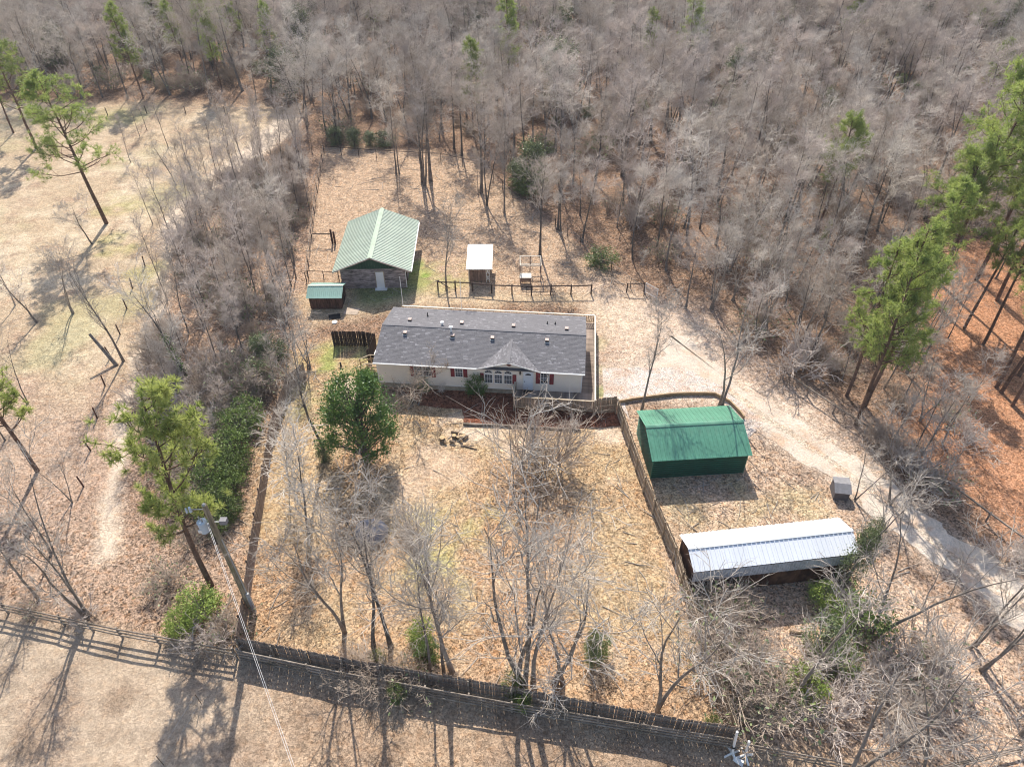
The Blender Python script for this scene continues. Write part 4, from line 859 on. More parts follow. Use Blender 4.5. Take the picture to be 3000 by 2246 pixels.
o=MB().cyl((0,0,0),(.06,.03,.16),.12,.07,7).cyl((.18,.1,0),(.22,.1,.13),.1,.05,7).build('orange_scrap',M['orange'],loc=g(2441,2076)); tag(o,'small bright orange scrap on the ground among the lower right branches','scrap')
o=MB().cyl((0,0,0),(0,0,.45),.09,.08,8).build('ground_pipe',M['black'],loc=g(999,1072)); tag(o,'short black pipe standing in the green grass left of the steps','pipe')
# rounded grey cover under the left yard trees
gc=g(1088,1562); n=14; V_=[];F_=[]
for i_ in range(6):
    for j_ in range(n):
        t=i_/5*math.pi/2; a_=2*math.pi*j_/n; r_=1.25*math.cos(t)*(1+.08*math.sin(3*a_)); V_.append((r_*math.cos(a_),r_*.85*math.sin(a_),1.25*math.sin(t)*(1+.03*math.cos(5*a_))))
for i_ in range(5):
    for j_ in range(n): F_.append((i_*n+j_,i_*n+(j_+1)%n,(i_+1)*n+(j_+1)%n,(i_+1)*n+j_))
o=MB().add(V_,F_).build('domed_cover',M['cover'],loc=gc); tag(o,'rounded blue-grey domed cover behind bare branches in the left front yard','cover')
# cut leaning trunk by the track
a=g(342,1070); zt_=2.6; tp_=g(262,978,2.9); o=MB().cyl((0,0,0),(tp_[0]-a[0],tp_[1]-a[1],2.9),.2,.13,9); o.m=[0]*9+[1,1]; o=o.build('leaning_stump',[M['bark'],M['cutend']],loc=a); tag(o,'topless dead trunk leaning left beside the sandy track','stump')
# ------------------------------------------------------------------ tree makers
def norm(a): return a/np.maximum(np.linalg.norm(a,axis=-1,keepdims=True),1e-9)
def grow(st,dr,ln,nseg,wob,up,rs):
    """st,dr (N,3), ln (N) -> (N,nseg+1,3)"""
    P=[st]; d=norm(dr); u=np.zeros_like(d); u[:,2]=1
    for k in range(nseg):
        d=norm(d+rs.normal(0,wob,d.shape)+u*up); P.append(P[-1]+d*(ln/nseg)[:,None])
    return np.stack(P,1)
def spawn(P,r,n,t0,t1,ang,rs,angsd=.2):
    """children on each parent polyline: returns start, dir, radius, t, parent index"""
    Np,K,_=P.shape; idx=np.repeat(np.arange(Np),n); m=len(idx)
    t=t0+(t1-t0)*((np.tile(np.arange(n),Np)+rs.rand(m))/n)
    f=t*(K-1); k=np.minimum(f.astype(int),K-2); w=(f-k)[:,None]
    a=P[idx,k]; b=P[idx,k+1]; s=a*(1-w)+b*w; d=norm(b-a)
    rad=r[idx,k]*(1-w[:,0])+r[idx,k+1]*w[:,0]
    q=norm(np.cross(d,rs.normal(size=(m,3)))); an=(ang+rs.normal(0,angsd,m))[:,None]
    return s,norm(d*np.cos(an)+q*np.sin(an)),rad,t,idx
def taper(r0,r1,K): 
    t=np.linspace(0,1,K)[None,:]; return r0[:,None]*(1-t)+r1[:,None]*t
def tubes(P,r,ns):
    Np,K,_=P.shape; d=np.empty_like(P); d[:,1:-1]=P[:,2:]-P[:,:-2]; d[:,0]=P[:,1]-P[:,0]; d[:,-1]=P[:,-1]-P[:,-2]; d=norm(d)
    ref=np.where(np.abs(d[:,:1,2:3])>.9,np.array([1.,0,0]),np.array([0,0,1.])); x=norm(np.cross(d,ref)); y=np.cross(d,x)
    th=np.arange(ns)*2*math.pi/ns
    V=P[:,:,None,:]+r[:,:,None,None]*(x[:,:,None,:]*np.cos(th)[None,None,:,None]+y[:,:,None,:]*np.sin(th)[None,None,:,None])
    base=(np.arange(Np)*K*ns)[:,None,None]+(np.arange(K-1)*ns)[None,:,None]; j=np.arange(ns)[None,None,:]; j2=(j+1)%ns
    Fq=np.stack([base+j,base+j2,base+ns+j2,base+ns+j],-1).reshape(-1,4)
    return V.reshape(-1,3),Fq
def spikes(P,r):
    """cheap twigs: three-sided, one ring then a tip (as quads with the tip doubled by a tiny ring)"""
    return tubes(P,r,3)
class Geo:
    def __init__(s): s.V=[];s.F=[];s.M=[];s.n=0
    def add(s,VF,m=0):
        V,Fq=VF; s.V.append(V); s.F.append(Fq+s.n); s.M.append(np.full(len(Fq),m)); s.n+=len(V)
    def mesh(s,name,mats): return fastmesh(name,np.concatenate(s.V),np.concatenate(s.F),mats,np.concatenate(s.M))
def quads(C,size,rs,aspect=.5,updir=.3):
    n=len(C); d=norm(rs.normal(size=(n,3))); q=rs.normal(size=(n,3)); q[:,2]+=updir; nn=norm(q); x=norm(np.cross(nn,d)); y=norm(np.cross(nn,x)); s=size*(.6+.8*rs.rand(n))[:,None]
    V=np.stack([C-x*s*aspect,C+y*s*.9,C+x*s*aspect,C-y*s*.9],1).reshape(-1,3); F_=np.arange(n*4).reshape(n,4); return V,F_
def needles(C,D,n,ln,w,rs):
    """tufts: n needle blades round each centre, leaning along D"""
    m=len(C); c=np.repeat(C,n,0); d=norm(np.repeat(D,n,0)*.55+rs.normal(size=(m*n,3))*.75); L_=ln*(.7+.6*rs.rand(m*n))[:,None]
    sd=norm(np.cross(d,rs.normal(size=(m*n,3))))*w
    V=np.stack([c-sd*.5,c+sd*.5,c+d*L_+sd*.25,c+d*L_-sd*.25],1).reshape(-1,3); return V,np.arange(m*n*4).reshape(-1,4)
PROTO={}
def bare(key,seed,h,r,cs=.4,n1=13,l1=.36,a1=.85,n2=6,n3=7,n4=5,stems=1,twl=.75,twr=.011,bm='bark',tm='twig',wob=.09,brown=0,vine=0,up1=.09,spread=.22):
    rs=np.random.RandomState(seed); K=9
    st=np.zeros((stems,3)); st[:,:2]=rs.normal(0,.12*(stems>1),(stems,2)); dr=np.zeros((stems,3)); dr[:,2]=1
    if stems>1:
        for k in range(stems): a=2*math.pi*k/stems+rs.rand(); dr[k,:2]=spread*math.cos(a),spread*math.sin(a)
    ln=h*(.93-.12*rs.rand(stems)*(stems>1)); T=grow(st,dr,ln,K-1,wob*.45,.06,rs); rr=taper(np.full(stems,r/(stems**.4)),np.full(stems,.014),K)
    rr[:,0]*=1.35
    tk=Geo(); tk.add(tubes(T,rr,7))
    s,d,ra,t,ix=spawn(T,rr,max(2,n1//stems),cs,1,a1,rs); d[:,2]=np.abs(d[:,2])*.9+.1
    prof=np.where(t<.75,.75+.25*(t-cs)/(.75-cs+1e-6),1.15-(t-.75)*2.0); l=h*l1*prof*(.7+.5*rs.rand(len(t)))
    L1=grow(s,d,l,6,wob,up1,rs); r1=taper(np.minimum(ra*.55,r*.36),np.full(len(t),.009),7); tk.add(tubes(L1,r1,5),1)
    cr=Geo()
    s,d,ra,t2,ix=spawn(L1,r1,n2,.22,1,.75,rs,.25); l2=l[ix]*(.55-.25*t2)*(.7+.6*rs.rand(len(t2))); L2=grow(s,d,l2,4,wob*1.3,.07,rs); r2=taper(np.maximum(ra*.6,.014),np.full(len(s),.011),5); cr.add(tubes(L2,r2,4))
    s,d,ra,t3,ix=spawn(L2,r2,n3,.15,1,.75,rs,.25); l3=np.maximum(l2[ix]*.55,.5)*(.6+.6*rs.rand(len(t3))); L3=grow(s,d,l3,2,wob*1.6,.05,rs); r3=taper(np.maximum(ra*.65,.011),np.full(len(s),.008),3); cr.add(tubes(L3,r3,3))
    s,d,ra,t4,ix=spawn(L3,r3,n4,.2,1,.7,rs,.25); l4=twl*(.5+.9*rs.rand(len(t4))); L4=grow(s,d,l4,2,wob*1.6,.06,rs); r4=taper(np.full(len(s),twr),np.full(len(s),twr*.3),3); cr.add(tubes(L4,r4,3))
    mats=[M[tm],M['leafbrown'],M['leaf']]
    if brown:
        e=L3[rs.choice(len(L3),brown)]; cr.add(quads(e[:,-1]+rs.normal(0,.15,(brown,3)),.09,rs),1)
    if vine:
        kk=rs.rand(vine)**1.2; f=kk*.6*(K-1); a=f.astype(int); w_=(f-a)[:,None]; c=T[0,a]*(1-w_)+T[0,a+1]*w_; c=c+rs.normal(0,.16,c.shape); cr.add(quads(c,.09,rs),2)
    tm_=tk.mesh('trunk',[M[bm],M['limb']]); cm=cr.mesh('crown',mats); h=float(np.percentile(np.concatenate(cr.V)[:,2],99.7)); PROTO[key]=(h,[('trunk',tm_),('crown',cm)]); return
def pine(key,seed,h,r,cs=.45,nb=40,bl=.2,tufts=900,nl=.26,lean=0,n2=5,nn=22,conical=False,dens=1.,nm='needle'):
    rs=np.random.RandomState(seed); K=9
    T=grow(np.zeros((1,3)),np.array([[lean,0,1.]]),np.array([h*.97]),K-1,.03,.04,rs); rr=taper(np.array([r]),np.array([.04]),K); tk=Geo(); tk.add(tubes(T,rr,8))
    s,d,ra,t,ix=spawn(T,rr,nb,cs,.99,1.25,rs,.2)
    u=(t-cs)/(1-cs); prof=(1.0-.75*u) if conical else np.where(u<.3,.7+u,1-.85*(u-.3)/.7*.8); l=h*bl*prof*(.6+.6*rs.rand(len(t)))
    L1=grow(s,d,l,5,.10,.10,rs); r1=taper(np.minimum(ra*.5,.09),np.full(len(t),.015),6); tk.add(tubes(L1,r1,5))
    s,d,ra,t2,ix=spawn(L1,r1,n2,.35,1,.7,rs,.2); l2=np.maximum(l[ix]*.35,.5)*(.6+.6*rs.rand(len(t2))); L2=grow(s,d,l2,3,.12,.12,rs); r2=taper(np.full(len(s),.02),np.full(len(s),.012),4)
    tk.add(tubes(L2,r2,3))
    E=np.concatenate([L2[:,-1],L2[:,-2],L1[:,-1],T[:,-1]]); D=norm(np.concatenate([L2[:,-1]-L2[:,-2],L2[:,-1]-L2[:,-3],L1[:,-1]-L1[:,-2],T[:,-1]-T[:,-2]]))
    D[:,2]+=.5; D=norm(D)
    if tufts>len(E): 
        k=rs.choice(len(E),tufts-len(E)); E=np.concatenate([E,E[k]+rs.normal(0,.28,(len(k),3))]); D=np.concatenate([D,D[k]])
    else:
        k=rs.choice(len(E),tufts,False); E=E[k];D=D[k]
    cr=Geo(); cr.add(needles(E,D,nn,nl,.032,rs)); PROTO[key]=(h,[('trunk',tk.mesh('trunk',[M['pinebark']])),('crown',cr.mesh('crown',[M[nm]]))])
def leafy(key,seed,h,wd,nleaf,ls,lm='leaf',stems=5,bm='bark',clump=70,low=.1,tr=.08,shape='round',twigs=True,csz=.22):
    rs=np.random.RandomState(seed)
    a=rs.rand(clump)*2*math.pi; u=rs.rand(clump)
    zz=low+(1-low)*u
    if shape=='round': rad=np.sqrt(np.clip(1-((zz-.5)/.56)**2,0.02,1))
    elif shape=='cone': rad=np.clip(1.05-zz,.1,1)**.7
    else: rad=np.clip(1.0-.4*zz,.2,1)
    q=np.sqrt(rs.rand(clump))*.5+.5*rs.rand(clump)**.4
    C_=np.stack([np.cos(a)*rad*q*wd/2,np.sin(a)*rad*q*wd/2,zz*h*.93],1)
    S=np.zeros((clump,3)); S[:,2]=np.maximum(C_[:,2]-np.hypot(C_[:,0],C_[:,1])*.9,.05)*(.8); S[:,:2]=rs.normal(0,.05,(clump,2))
    mid=(S+C_)/2+rs.normal(0,.06*h/3,(clump,3)); P=np.stack([S,mid,C_],1)
    tk=Geo(); tk.add(tubes(P,taper(np.full(clump,tr*.35),np.full(clump,.012),3),4))
    T=grow(np.zeros((1,3)),np.array([[0,0,1.]]),np.array([h*.8]),4,.05,.02,rs); tk.add(tubes(T,taper(np.array([tr]),np.array([.03]),5),6))
    k=rs.choice(clump,nleaf); c=C_[k]+rs.normal(0,1,(nleaf,3))*np.array([csz*wd*.5,csz*wd*.5,csz*h*.42])*(.5+.5*rs.rand(clump)[k][:,None])
    c[:,2]=np.maximum(c[:,2],.04)
    cr=Geo(); cr.add(quads(c,ls,rs,.5,.5)); PROTO[key]=(h,[('trunk',tk.mesh('trunk',[M[bm]])),('foliage',cr.mesh('foliage',[M[lm]]))])
def brush(key,seed,h,wd,nst,tm='twigbrush',n2=6,n3=5,leaves=0,lm='leafdull',rad=.02):
    rs=np.random.RandomState(seed); a=rs.rand(nst)*6.283; q=rs.rand(nst)
    st=np.stack([np.cos(a)*q*wd*.3,np.sin(a)*q*wd*.3,np.zeros(nst)],1); dr=np.stack([np.cos(a)*.55*q,np.sin(a)*.55*q,np.ones(nst)],1)
    l=h*(.6+.5*rs.rand(nst)); P=grow(st,dr,l,5,.16,-.01,rs); r0=taper(np.full(nst,rad),np.full(nst,.009),6); tk=Geo(); tk.add(tubes(P,r0,4))
    s,d,ra,t2,ix=spawn(P,r0,n2,.2,1,.7,rs,.3); L2=grow(s,d,h*.32*(.5+rs.rand(len(s))),3,.2,.03,rs); r2=taper(np.full(len(s),.012),np.full(len(s),.008),4); cr=Geo(); cr.add(tubes(L2,r2,3))
    s,d,ra,t3,ix=spawn(L2,r2,n3,.2,1,.7,rs,.3); L3=grow(s,d,h*.16*(.5+rs.rand(len(s))),2,.2,.03,rs); r3=taper(np.full(len(s),.010),np.full(len(s),.004),3); cr.add(tubes(L3,r3,3))
    if leaves: k=rs.choice(len(L3),leaves); cr.add(quads(L3[k,-1]+rs.normal(0,.08,(leaves,3)),.09,rs),1)
    PROTO[key]=(h,[('stems',tk.mesh('stems',[M[tm]])),('twigs',cr.mesh('twigs',[M[tm],M[lm]]))])
for k in range(9): bare('forest%d'%k,100+k,15,.14+.025*(k%4),cs=(.38,.5,.3,.45,.58,.35,.42,.25,.5)[k],n1=(14,12,16,14,11,15,14,17,12)[k],l1=(.27,.2,.34,.25,.3,.27,.22,.38,.18)[k],n2=6,n3=5,n4=4,wob=(.10,.08,.14,.1,.13,.1,.08,.15,.09)[k],tm=('twig','twigred','twig','twigdark','twig','twigred','twigdark','twig','twigred')[k],stems=1+(k in(2,5)),twl=.8,twr=.013)
for k in range(4): bare('young%d'%k,200+k,10,.07,cs=.34,n1=10,l1=.22,a1=.5,n2=5,n3=4,n4=3,wob=.09,twl=.55,twr=.010,tm='twigdark' if k%2 else 'twigred')
bare('yard0',301,10,.105,cs=.3,n1=10,l1=.33,a1=.5,n2=5,n3=5,n4=3,wob=.12,stems=1,bm='palebark',tm='twigyard',twr=.0065,twl=.5,up1=.12)
bare('yard1',302,10,.11,cs=.28,n1=11,l1=.34,a1=.55,n2=5,n3=5,n4=3,wob=.12,stems=2,bm='palebark',tm='twigyard',twr=.0065,twl=.5,spread=.13,up1=.12)
bare('yard2',303,10,.13,cs=.2,n1=14,l1=.38,a1=.6,n2=5,n3=5,n4=3,wob=.13,stems=3,bm='palebark',tm='twigyard',twr=.0065,twl=.5,spread=.22,up1=.11)
bare('yard3',304,10,.10,cs=.38,n1=9,l1=.27,a1=.5,n2=5,n3=5,n4=3,wob=.11,bm='bark',tm='twigyard',twr=.0065,twl=.5,up1=.12)
bare('sparse0',311,10,.10,cs=.24,n1=8,l1=.34,a1=.5,n2=5,n3=4,n4=3,wob=.13,stems=1,bm='palebark',tm='twigyard',twr=.0065,twl=.5,up1=.11)
bare('sparse1',312,10,.11,cs=.22,n1=9,l1=.36,a1=.55,n2=5,n3=4,n4=3,wob=.14,stems=2,bm='palebark',tm='twigyard',twr=.0065,twl=.5,spread=.18,up1=.11)
bare('oak0',305,10,.15,cs=.2,n1=10,l1=.38,a1=.85,n2=6,n3=6,n4=4,wob=.2,bm='bark',twr=.012,twl=.5,brown=260)
bare('vine0',306,12,.18,cs=.25,n1=10,l1=.36,a1=.6,n2=6,n3=5,n4=3,wob=.14,bm='bark',twr=.012,twl=.6,vine=900)
bare('spread0',307,3,.07,cs=.12,n1=12,l1=.75,a1=.95,n2=5,n3=4,n4=3,wob=.14,stems=3,bm='bark',tm='twigbrush',twr=.007,twl=.3,spread=.5)
bare('sap0',308,6,.05,cs=.25,n1=10,l1=.3,a1=.5,n2=5,n3=4,n4=3,wob=.1,twr=.009,twl=.4)
pine('pine0',401,18,.2,cs=.42,nb=34,bl=.24,tufts=950,nl=.36,nn=20)
pine('pine1',402,17,.2,cs=.5,nb=30,bl=.2,tufts=800,nl=.36,nn=20)
pine('pine4',405,17,.2,cs=.36,nb=34,bl=.25,tufts=850,nl=.34,nn=18)
pine('pine2',403,14,.15,cs=.32,nb=38,bl=.17,tufts=800,nl=.27,nn=17,conical=True)
pine('pine3',404,11,.15,cs=.33,nb=24,bl=.22,tufts=470,nl=.27,nn=30,nm='needleyellow')
leafy('holly',501,7,5.6,15000,.085,'leaf',clump=120,low=.22,tr=.16,csz=.13)
leafy('camellia',502,2.3,2.1,4500,.055,'leaf',clump=60,low=.05,tr=.04,csz=.22)
leafy('shrub0',503,2.5,2.6,3000,.075,'leafdull',clump=60,low=.05,tr=.04)
leafy('shrub1',504,2.2,2.6,2300,.07,'leafmid',clump=60,low=.0,tr=.04)
leafy('shrub2',505,2.0,2.4,3200,.07,'leafy',clump=50,low=.05,tr=.04)
leafy('evergreen',506,8,4.5,5200,.13,'leafdull',clump=110,low=.1,tr=.14)
brush('brush0',601,2.2,2.6,38); brush('brush1',602,1.6,2.6,34,'twigbrush',leaves=150); brush('brush2',603,1.4,2.2,28,'twigred'); brush('brush3',604,3,2.2,22,'twigbrush',leaves=120,rad=.028)
cnt={}
def plant(key,x,y,h,label,cat='tree',name='bare_tree',group=None,rz=None,wide=1.,lean=(0,0)):
    ph_,parts=PROTO[key]; s=h/ph_
    e=empty(name,(x,y,0),rng.uniform(0,6.28) if rz is None else rz,label=label,cat=cat,group=group); e.scale=(s*wide,s*wide,s)
    e.rotation_mode='ZYX' if 0 else 'XYZ'
    if lean!=(0,0):
        from mathutils import Euler
        e.rotation_euler=(Euler((R(lean[1]),R(lean[0]),0)).to_matrix()@Euler((0,0,e.rotation_euler[2])).to_matrix()).to_euler()
    for n_,me in parts: link(n_,me,e)
    return e
PLACED=[]
def tree(key,px,py,top,label,**k):
    x,y,_=g(px,py); h=max(1.0,hgt(x,y,top))
    if key[:5]=='brush' and px!=1600: h*=.6
    if key[:5]=='shrub' and px>1000 and py>1300: h*=.75
    PLACED.append((x,y)); return plant(key,x,y,h,label,**k)
# --- yard and foreground
tree('yard3',1095,1899,1420,'bare tree with pale twisting limbs, leftmost of those inside the near yard fence')
tree('yard3',1145,1895,1400,'straight dark-trunked bare tree just right of the leftmost yard tree')
tree('young1',1262,1965,1540,'thin bare tree leaning at the near fence, left of the slender pair')
tree('young3',1301,1971,1480,'slender bare tree, middle of three close to the near yard fence')
tree('yard0',1328,1974,1400,'tall bare tree with a forked pale crown right of the slender pair',lean=(-3,0))
tree('yard2',1525,1999,1370,'big bare many-stemmed tree in the middle of the front yard',wide=1.2)
tree('yard0',1562,2003,1470,'bare tree close behind the big many-stemmed one, its trunk leaning left')
tree('yard2',1639,2008,1600,'bare many-limbed tree whose branches hang over the near fence',wide=1.35)
tree('yard1',1915,2080,1600,'bare forked tree near the right corner of the yard fence',lean=(3,0))
tree('yard3',952,1330,900,'dark-trunked bare tree with a grey crown, inside the left yard fence')
tree('yard1',1000,1850,1400,'bare tree with a pale crown in the left part of the front yard',wide=1.0)
tree('sap0',850,1420,1180,'upright bare sapling beside the left yard fence',cat='sapling',name='sapling')
tree('sap0',905,1560,1300,'thin bare sapling in the left of the front yard',cat='sapling',name='sapling',wide=1.5)
tree('brush0',1600,1365,1240,'dense bare twiggy shrub standing before the deck',cat='shrub',name='bare_shrub',wide=1.1)
tree('sap0',1655,1340,1230,'small bare sapling beside the twiggy shrub before the deck',cat='sapling',name='sapling')
tree('spread0',1211,1183,1035,'small spreading bare tree in the mulch bed before the house left wing',name='bare_tree',wide=1.15)
tree('holly',1070,1335,1100,'round glossy green evergreen tree on the lawn left of the mulch bed',cat='tree',name='evergreen_tree',wide=.95)
tree('camellia',1397,1150,1092,'round dark green camellia bush with pale blossoms before the arched windows',cat='bush',name='bush')
tree('camellia',1243,1140,1102,'dark green bush under the double window, behind the little bare tree',cat='bush',name='bush')
tree('shrub1',1092,1118,1088,'low green bush at the left front corner of the house',cat='bush',name='bush')
tree('sap0',1296,1156,1118,'tiny leafless plant in the mulch between the two green bushes',cat='plant',name='bare_plant',wide=2)
tree('yard0',1880,1200,850,'bare tree rising from the gravel bed just left of the green shed',lean=(-2,0))
tree('sparse1',2112,1198,850,'bare tree forking from its base behind the right end of the green shed',wide=1.35)
tree('yard0',1308,848,555,'bare tree standing by the left end of the dark paddock fence',wide=1.1)
tree('yard3',845,1010,800,'thin bare tree beside the dark picket enclosure left of the house')
tree('yard2',905,1075,880,'low grey bare tree whose crown overhangs the dark picket enclosure',wide=1.3)
for (px,py,tp,w_),l_ in zip([(1161,512,190,1),(1170,509,330,.8),(1245,545,170,1),(1262,530,150,1.1),(1238,535,200,1),(1353,457,170,1),(1410,566,230,1),(1428,602,270,.9),(1478,625,330,.8),(1401,571,430,.6),(1582,747,440,.9),(1634,672,380,1)],
  ['dark straight bare tree at the left of those in the back yard','thin bare tree close beside the dark straight one at left in the back yard','front bare tree of the tight clump of three in the back yard','tallest bare tree of the tight clump of three in the back yard','left bare tree of the tight clump of three in the back yard','bare tree by the rear fence of the back yard, near its middle','wide bare tree right of the middle of the back yard','bare tree just in front of the wide one, right of middle in the back yard','slender bare tree standing alone, right of the pair in the back yard','thin low bare sapling between the clump and the pair in the back yard','slim dark bare tree directly behind the open pen frame','bare tree at the right fence line of the back yard']):
    tree('forest%d'%rng.choice((0,3,5,6)),px,py,tp,l_,wide=w_)
# --- bottom right
tree('sparse0',2321,2039,1650,'slender pale bare tree leaning right beside the yellow-green bush',wide=1.2,lean=(4,0))
tree('sparse0',2457,1718,1380,'stout leaning bare tree at the right end of the long white-roofed shed',wide=1.3,lean=(6,0))
tree('sparse1',2560,1870,1480,'large bare tree leaning over the drive, right of the holly bushes',wide=1.15,lean=(9,0))
tree('sparse0',2842,1897,1540,'twin-trunked bare tree standing at the edge of the drive, lower right')
tree('sparse0',2856,1893,1580,'second trunk of the pair at the edge of the drive, lower right',lean=(2,0))
tree('sparse1',2876,1970,1640,'thick bare tree at the right edge, its long shadow on the leaves',lean=(8,0))
tree('yard1',2490,2300,1960,'big spreading bare tree at the bottom edge, right of the jump stands',wide=1.2)
tree('sparse1',2700,2330,2060,'bare tree at the bottom edge by the lower right rail fence',wide=1.3)
tree('sparse0',2990,2150,1800,'bare tree at the extreme lower right corner')
tree('brush3',2120,1990,1850,'tangle of bare brush between the pale picket fence and the long shed',cat='brush',name='brush',wide=1.5)
for px,py,tp in [(2070,1780,1690),(2130,1830,1730),(2160,1900,1790),(2200,2000,1900),(2220,2080,1990),(2180,1760,1700),(2250,2110,2010)]:
    tree('brush%d'%rng.randrange(4),px,py,tp,'bare brush heaped along the right side of the pale picket fence',cat='brush',name='brush',group='bare brush beside the pale picket fence',wide=1.3)
for px,py,tp in [(2560,2000,1900),(2650,1950,1850),(2740,1990,1900),(2600,2090,1990),(2420,2100,2020),(2380,1960,1880)]:
    tree('brush%d'%rng.randrange(4),px,py,tp,'bare brush among the bare trees below the long white-roofed shed',cat='brush',name='brush',group='bare brush at the lower right',wide=1.4)
for px,py,tp,kk,l_ in [(2350,2040,1940,'shrub2','bright yellow-green bush right of the brush heap at lower right'),(2400,1900,1770,'shrub0','dull green holly bush nearest the long shed'),(2500,1850,1690,'shrub1','dark green holly bush right of the dull green one'),(2450,1960,1860,'shrub1','dark green low bush below the two hollies'),(2400,1760,1680,'shrub2','yellow-green bush at the foot of the long shed wall'),(2470,1720,1500,'evergreen','ivy-green slender bush rising before the right end of the white roof')]:
    tree(kk,px,py,py-(py-tp)*.8,l_,cat='bush',name='bush',wide=.5 if kk=='evergreen' else .85)
tree('sparse1',2500,1465,1270,'small bare tree leaning beside the grey box shelter',wide=1.,lean=(5,0))
tree('shrub0',2560,1560,1500,'low sparse greenish shrub between the grey shelter and the drive',cat='bush',name='bush',wide=.6)
# --- right woods edge
tree('pine2',2507,1245,650,'dense bright pine, front of the clump beside the drive',cat='pine tree',name='pine_tree',wide=.8)
tree('pine2',2480,1160,700,'pine at the left of the clump beside the drive',cat='pine tree',name='pine_tree')
tree('pine2',2534,1190,720,'pine behind the front one in the clump beside the drive',cat='pine tree',name='pine_tree')
tree('pine0',2750,830,170,'tallest pine, rising at the upper right in front of the woods',cat='pine tree',name='pine_tree',wide=.95)
tree('pine0',2860,820,250,'broad pine crown directly right of the tallest pine',cat='pine tree',name='pine_tree')
tree('pine0',2920,880,380,'pine at the right edge below the tallest pines',cat='pine tree',name='pine_tree')
tree('pine1',2700,860,440,'shorter pine left of the tallest pine',cat='pine tree',name='pine_tree',wide=1.2)
tree('pine2',2640,960,520,'slim pale pine standing left of the tall pine group',cat='pine tree',name='pine_tree')
tree('pine1',2390,690,340,'lone pine with a rounded crown amid the bare woods',cat='pine tree',name='pine_tree')
tree('pine2',2385,790,640,'small pine sapling below the lone round-crowned pine',cat='pine tree',name='pine_tree',wide=.6)
for px,py,tp in [(2824,963,560),(2919,1135,620),(2933,1150,680),(2965,1189,760),(2990,1000,560),(2880,1010,600),(2985,1100,520),(3010,760,330),(2960,700,260)]:
    tree('pine1',px,py,tp,'tall bare-trunked pine on the orange straw at the right edge',cat='pine tree',name='pine_tree',group='pines on the orange straw',wide=.9)
for px,py,tp in [(2331,1008,730),(2344,1022,690),(2086,908,640),(2208,860,560),(2589,1140,880),(2652,1094,760),(2240,960,700),(2150,880,620),(2300,900,600)]:
    tree('yard%d'%rng.randrange(4),px,py,tp,'bare tree along the edge of the woods beyond the drive',group='bare trees at the woods edge right of the drive')
for px,py,tp in [(2611,1475,1220),(2700,1330,1100),(2600,1330,1130),(2760,1300,1100),(2640,1250,1060),(2740,1440,1240),(2690,1230,1020)]:
    tree('sparse%d'%(px//10%2),px,py,tp,'low spreading bare tree thicket between the drive and the orange straw',group='low bare trees between drive and straw',wide=1.3)
for px,py,tp in [(2560,1290,1220),(2640,1330,1240),(2690,1400,1320),(2740,1440,1370),(2620,1180,1100),(2780,1230,1170),(2830,1290,1230),(2460,1090,1020),(2390,1040,980),(2950,1640,1580)]:
    tree('brush%d'%rng.randrange(4),px,py,tp,'bare brush beneath the trees between the drive and the orange straw',cat='brush',name='brush',group='bare brush between drive and straw',wide=1.5)
# --- left side
tree('pine3',620,1716,1165,'large drooping-needled pine leaning left behind the utility pole',cat='pine tree',name='pine_tree',wide=.85,lean=(1,0))
tree('shrub2',590,1790,1740,'pale green leafy bush below the leaning pine',cat='bush',name='bush',wide=1.2)
tree('shrub2',535,1850,1800,'small sparse green bush near the board fence, left of the utility pole',cat='bush',name='bush',wide=.8)
tree('pine3',110,1380,985,'pine with its crown at the left edge of the picture',cat='pine tree',name='pine_tree')
tree('pine4',312,655,215,'lone tall pine standing in the pale field at upper left',cat='pine tree',name='pine_tree',wide=1.25)
tree('pine4',107,435,110,'tall pine at the far left of the pale field',cat='pine tree',name='pine_tree',wide=1.2)
tree('pine1',40,390,140,'pine at the left edge behind the far left tall one',cat='pine tree',name='pine_tree')
tree('vine0',564,1139,780,'big bare tree with ivy on its leaning trunk, beside the sandy track',lean=(-3,0),wide=1.1)
for px,py,tp,kk,l_ in [(45,895,700,'yard0','bare tree at the left edge of the pale field'),(109,945,740,'oak0','crooked bare tree just right of the one at the left edge'),(213,920,700,'yard1','bare tree in the pale field above the leaning dead trunk'),(362,1058,700,'yard0','bare tree by the track just right of the leaning dead trunk'),(451,1085,955,'sap0','thin bare sapling on the sandy track edge'),(270,715,545,'oak0','small bare tree with brown dead leaves before the lone pine'),(448,657,480,'young0','bare tree right of the lone tall pine'),(516,543,390,'oak0','knobbly bare tree in the field left of the thicket'),(383,476,330,'young2','bare tree beyond the lone tall pine'),(410,401,270,'young1','thin bare tree on the far field, left of its taller neighbour'),(430,380,250,'young3','taller thin bare tree on the far field'),(494,435,250,'young0','straight thin bare tree on the far pale field'),(657,403,230,'young1','straight bare tree at the far end of the field'),(765,426,240,'young2','bare tree at the far right end of the field'),(560,500,330,'yard3','bare tree with a forked crown in the upper field'),
    (113,1754,1430,'sparse0','crooked bare tree above the board fence at lower left'),(263,1800,1480,'sparse0','pale bare tree rising from the board fence at lower left'),(247,1797,1390,'sparse1','leaning bare tree next to the pale one at lower left'),(150,1620,1350,'sparse0','bare tree at the left edge below the pine'),(15,1290,1100,'yard3','bare tree at the extreme left, behind the pine crown'),(80,1180,980,'sparse1','low grey bare tree at the left edge of the field'),(215,1470,1300,'sparse1','bare tree beside the track at left, below the pine'),(600,1420,1240,'sparse1','grey bare tree with white twigs amid the green brush')]:
    tree(kk,px,py,tp,l_,name='sapling' if kk=='sap0' else 'bare_tree',cat='sapling' if kk=='sap0' else 'tree')
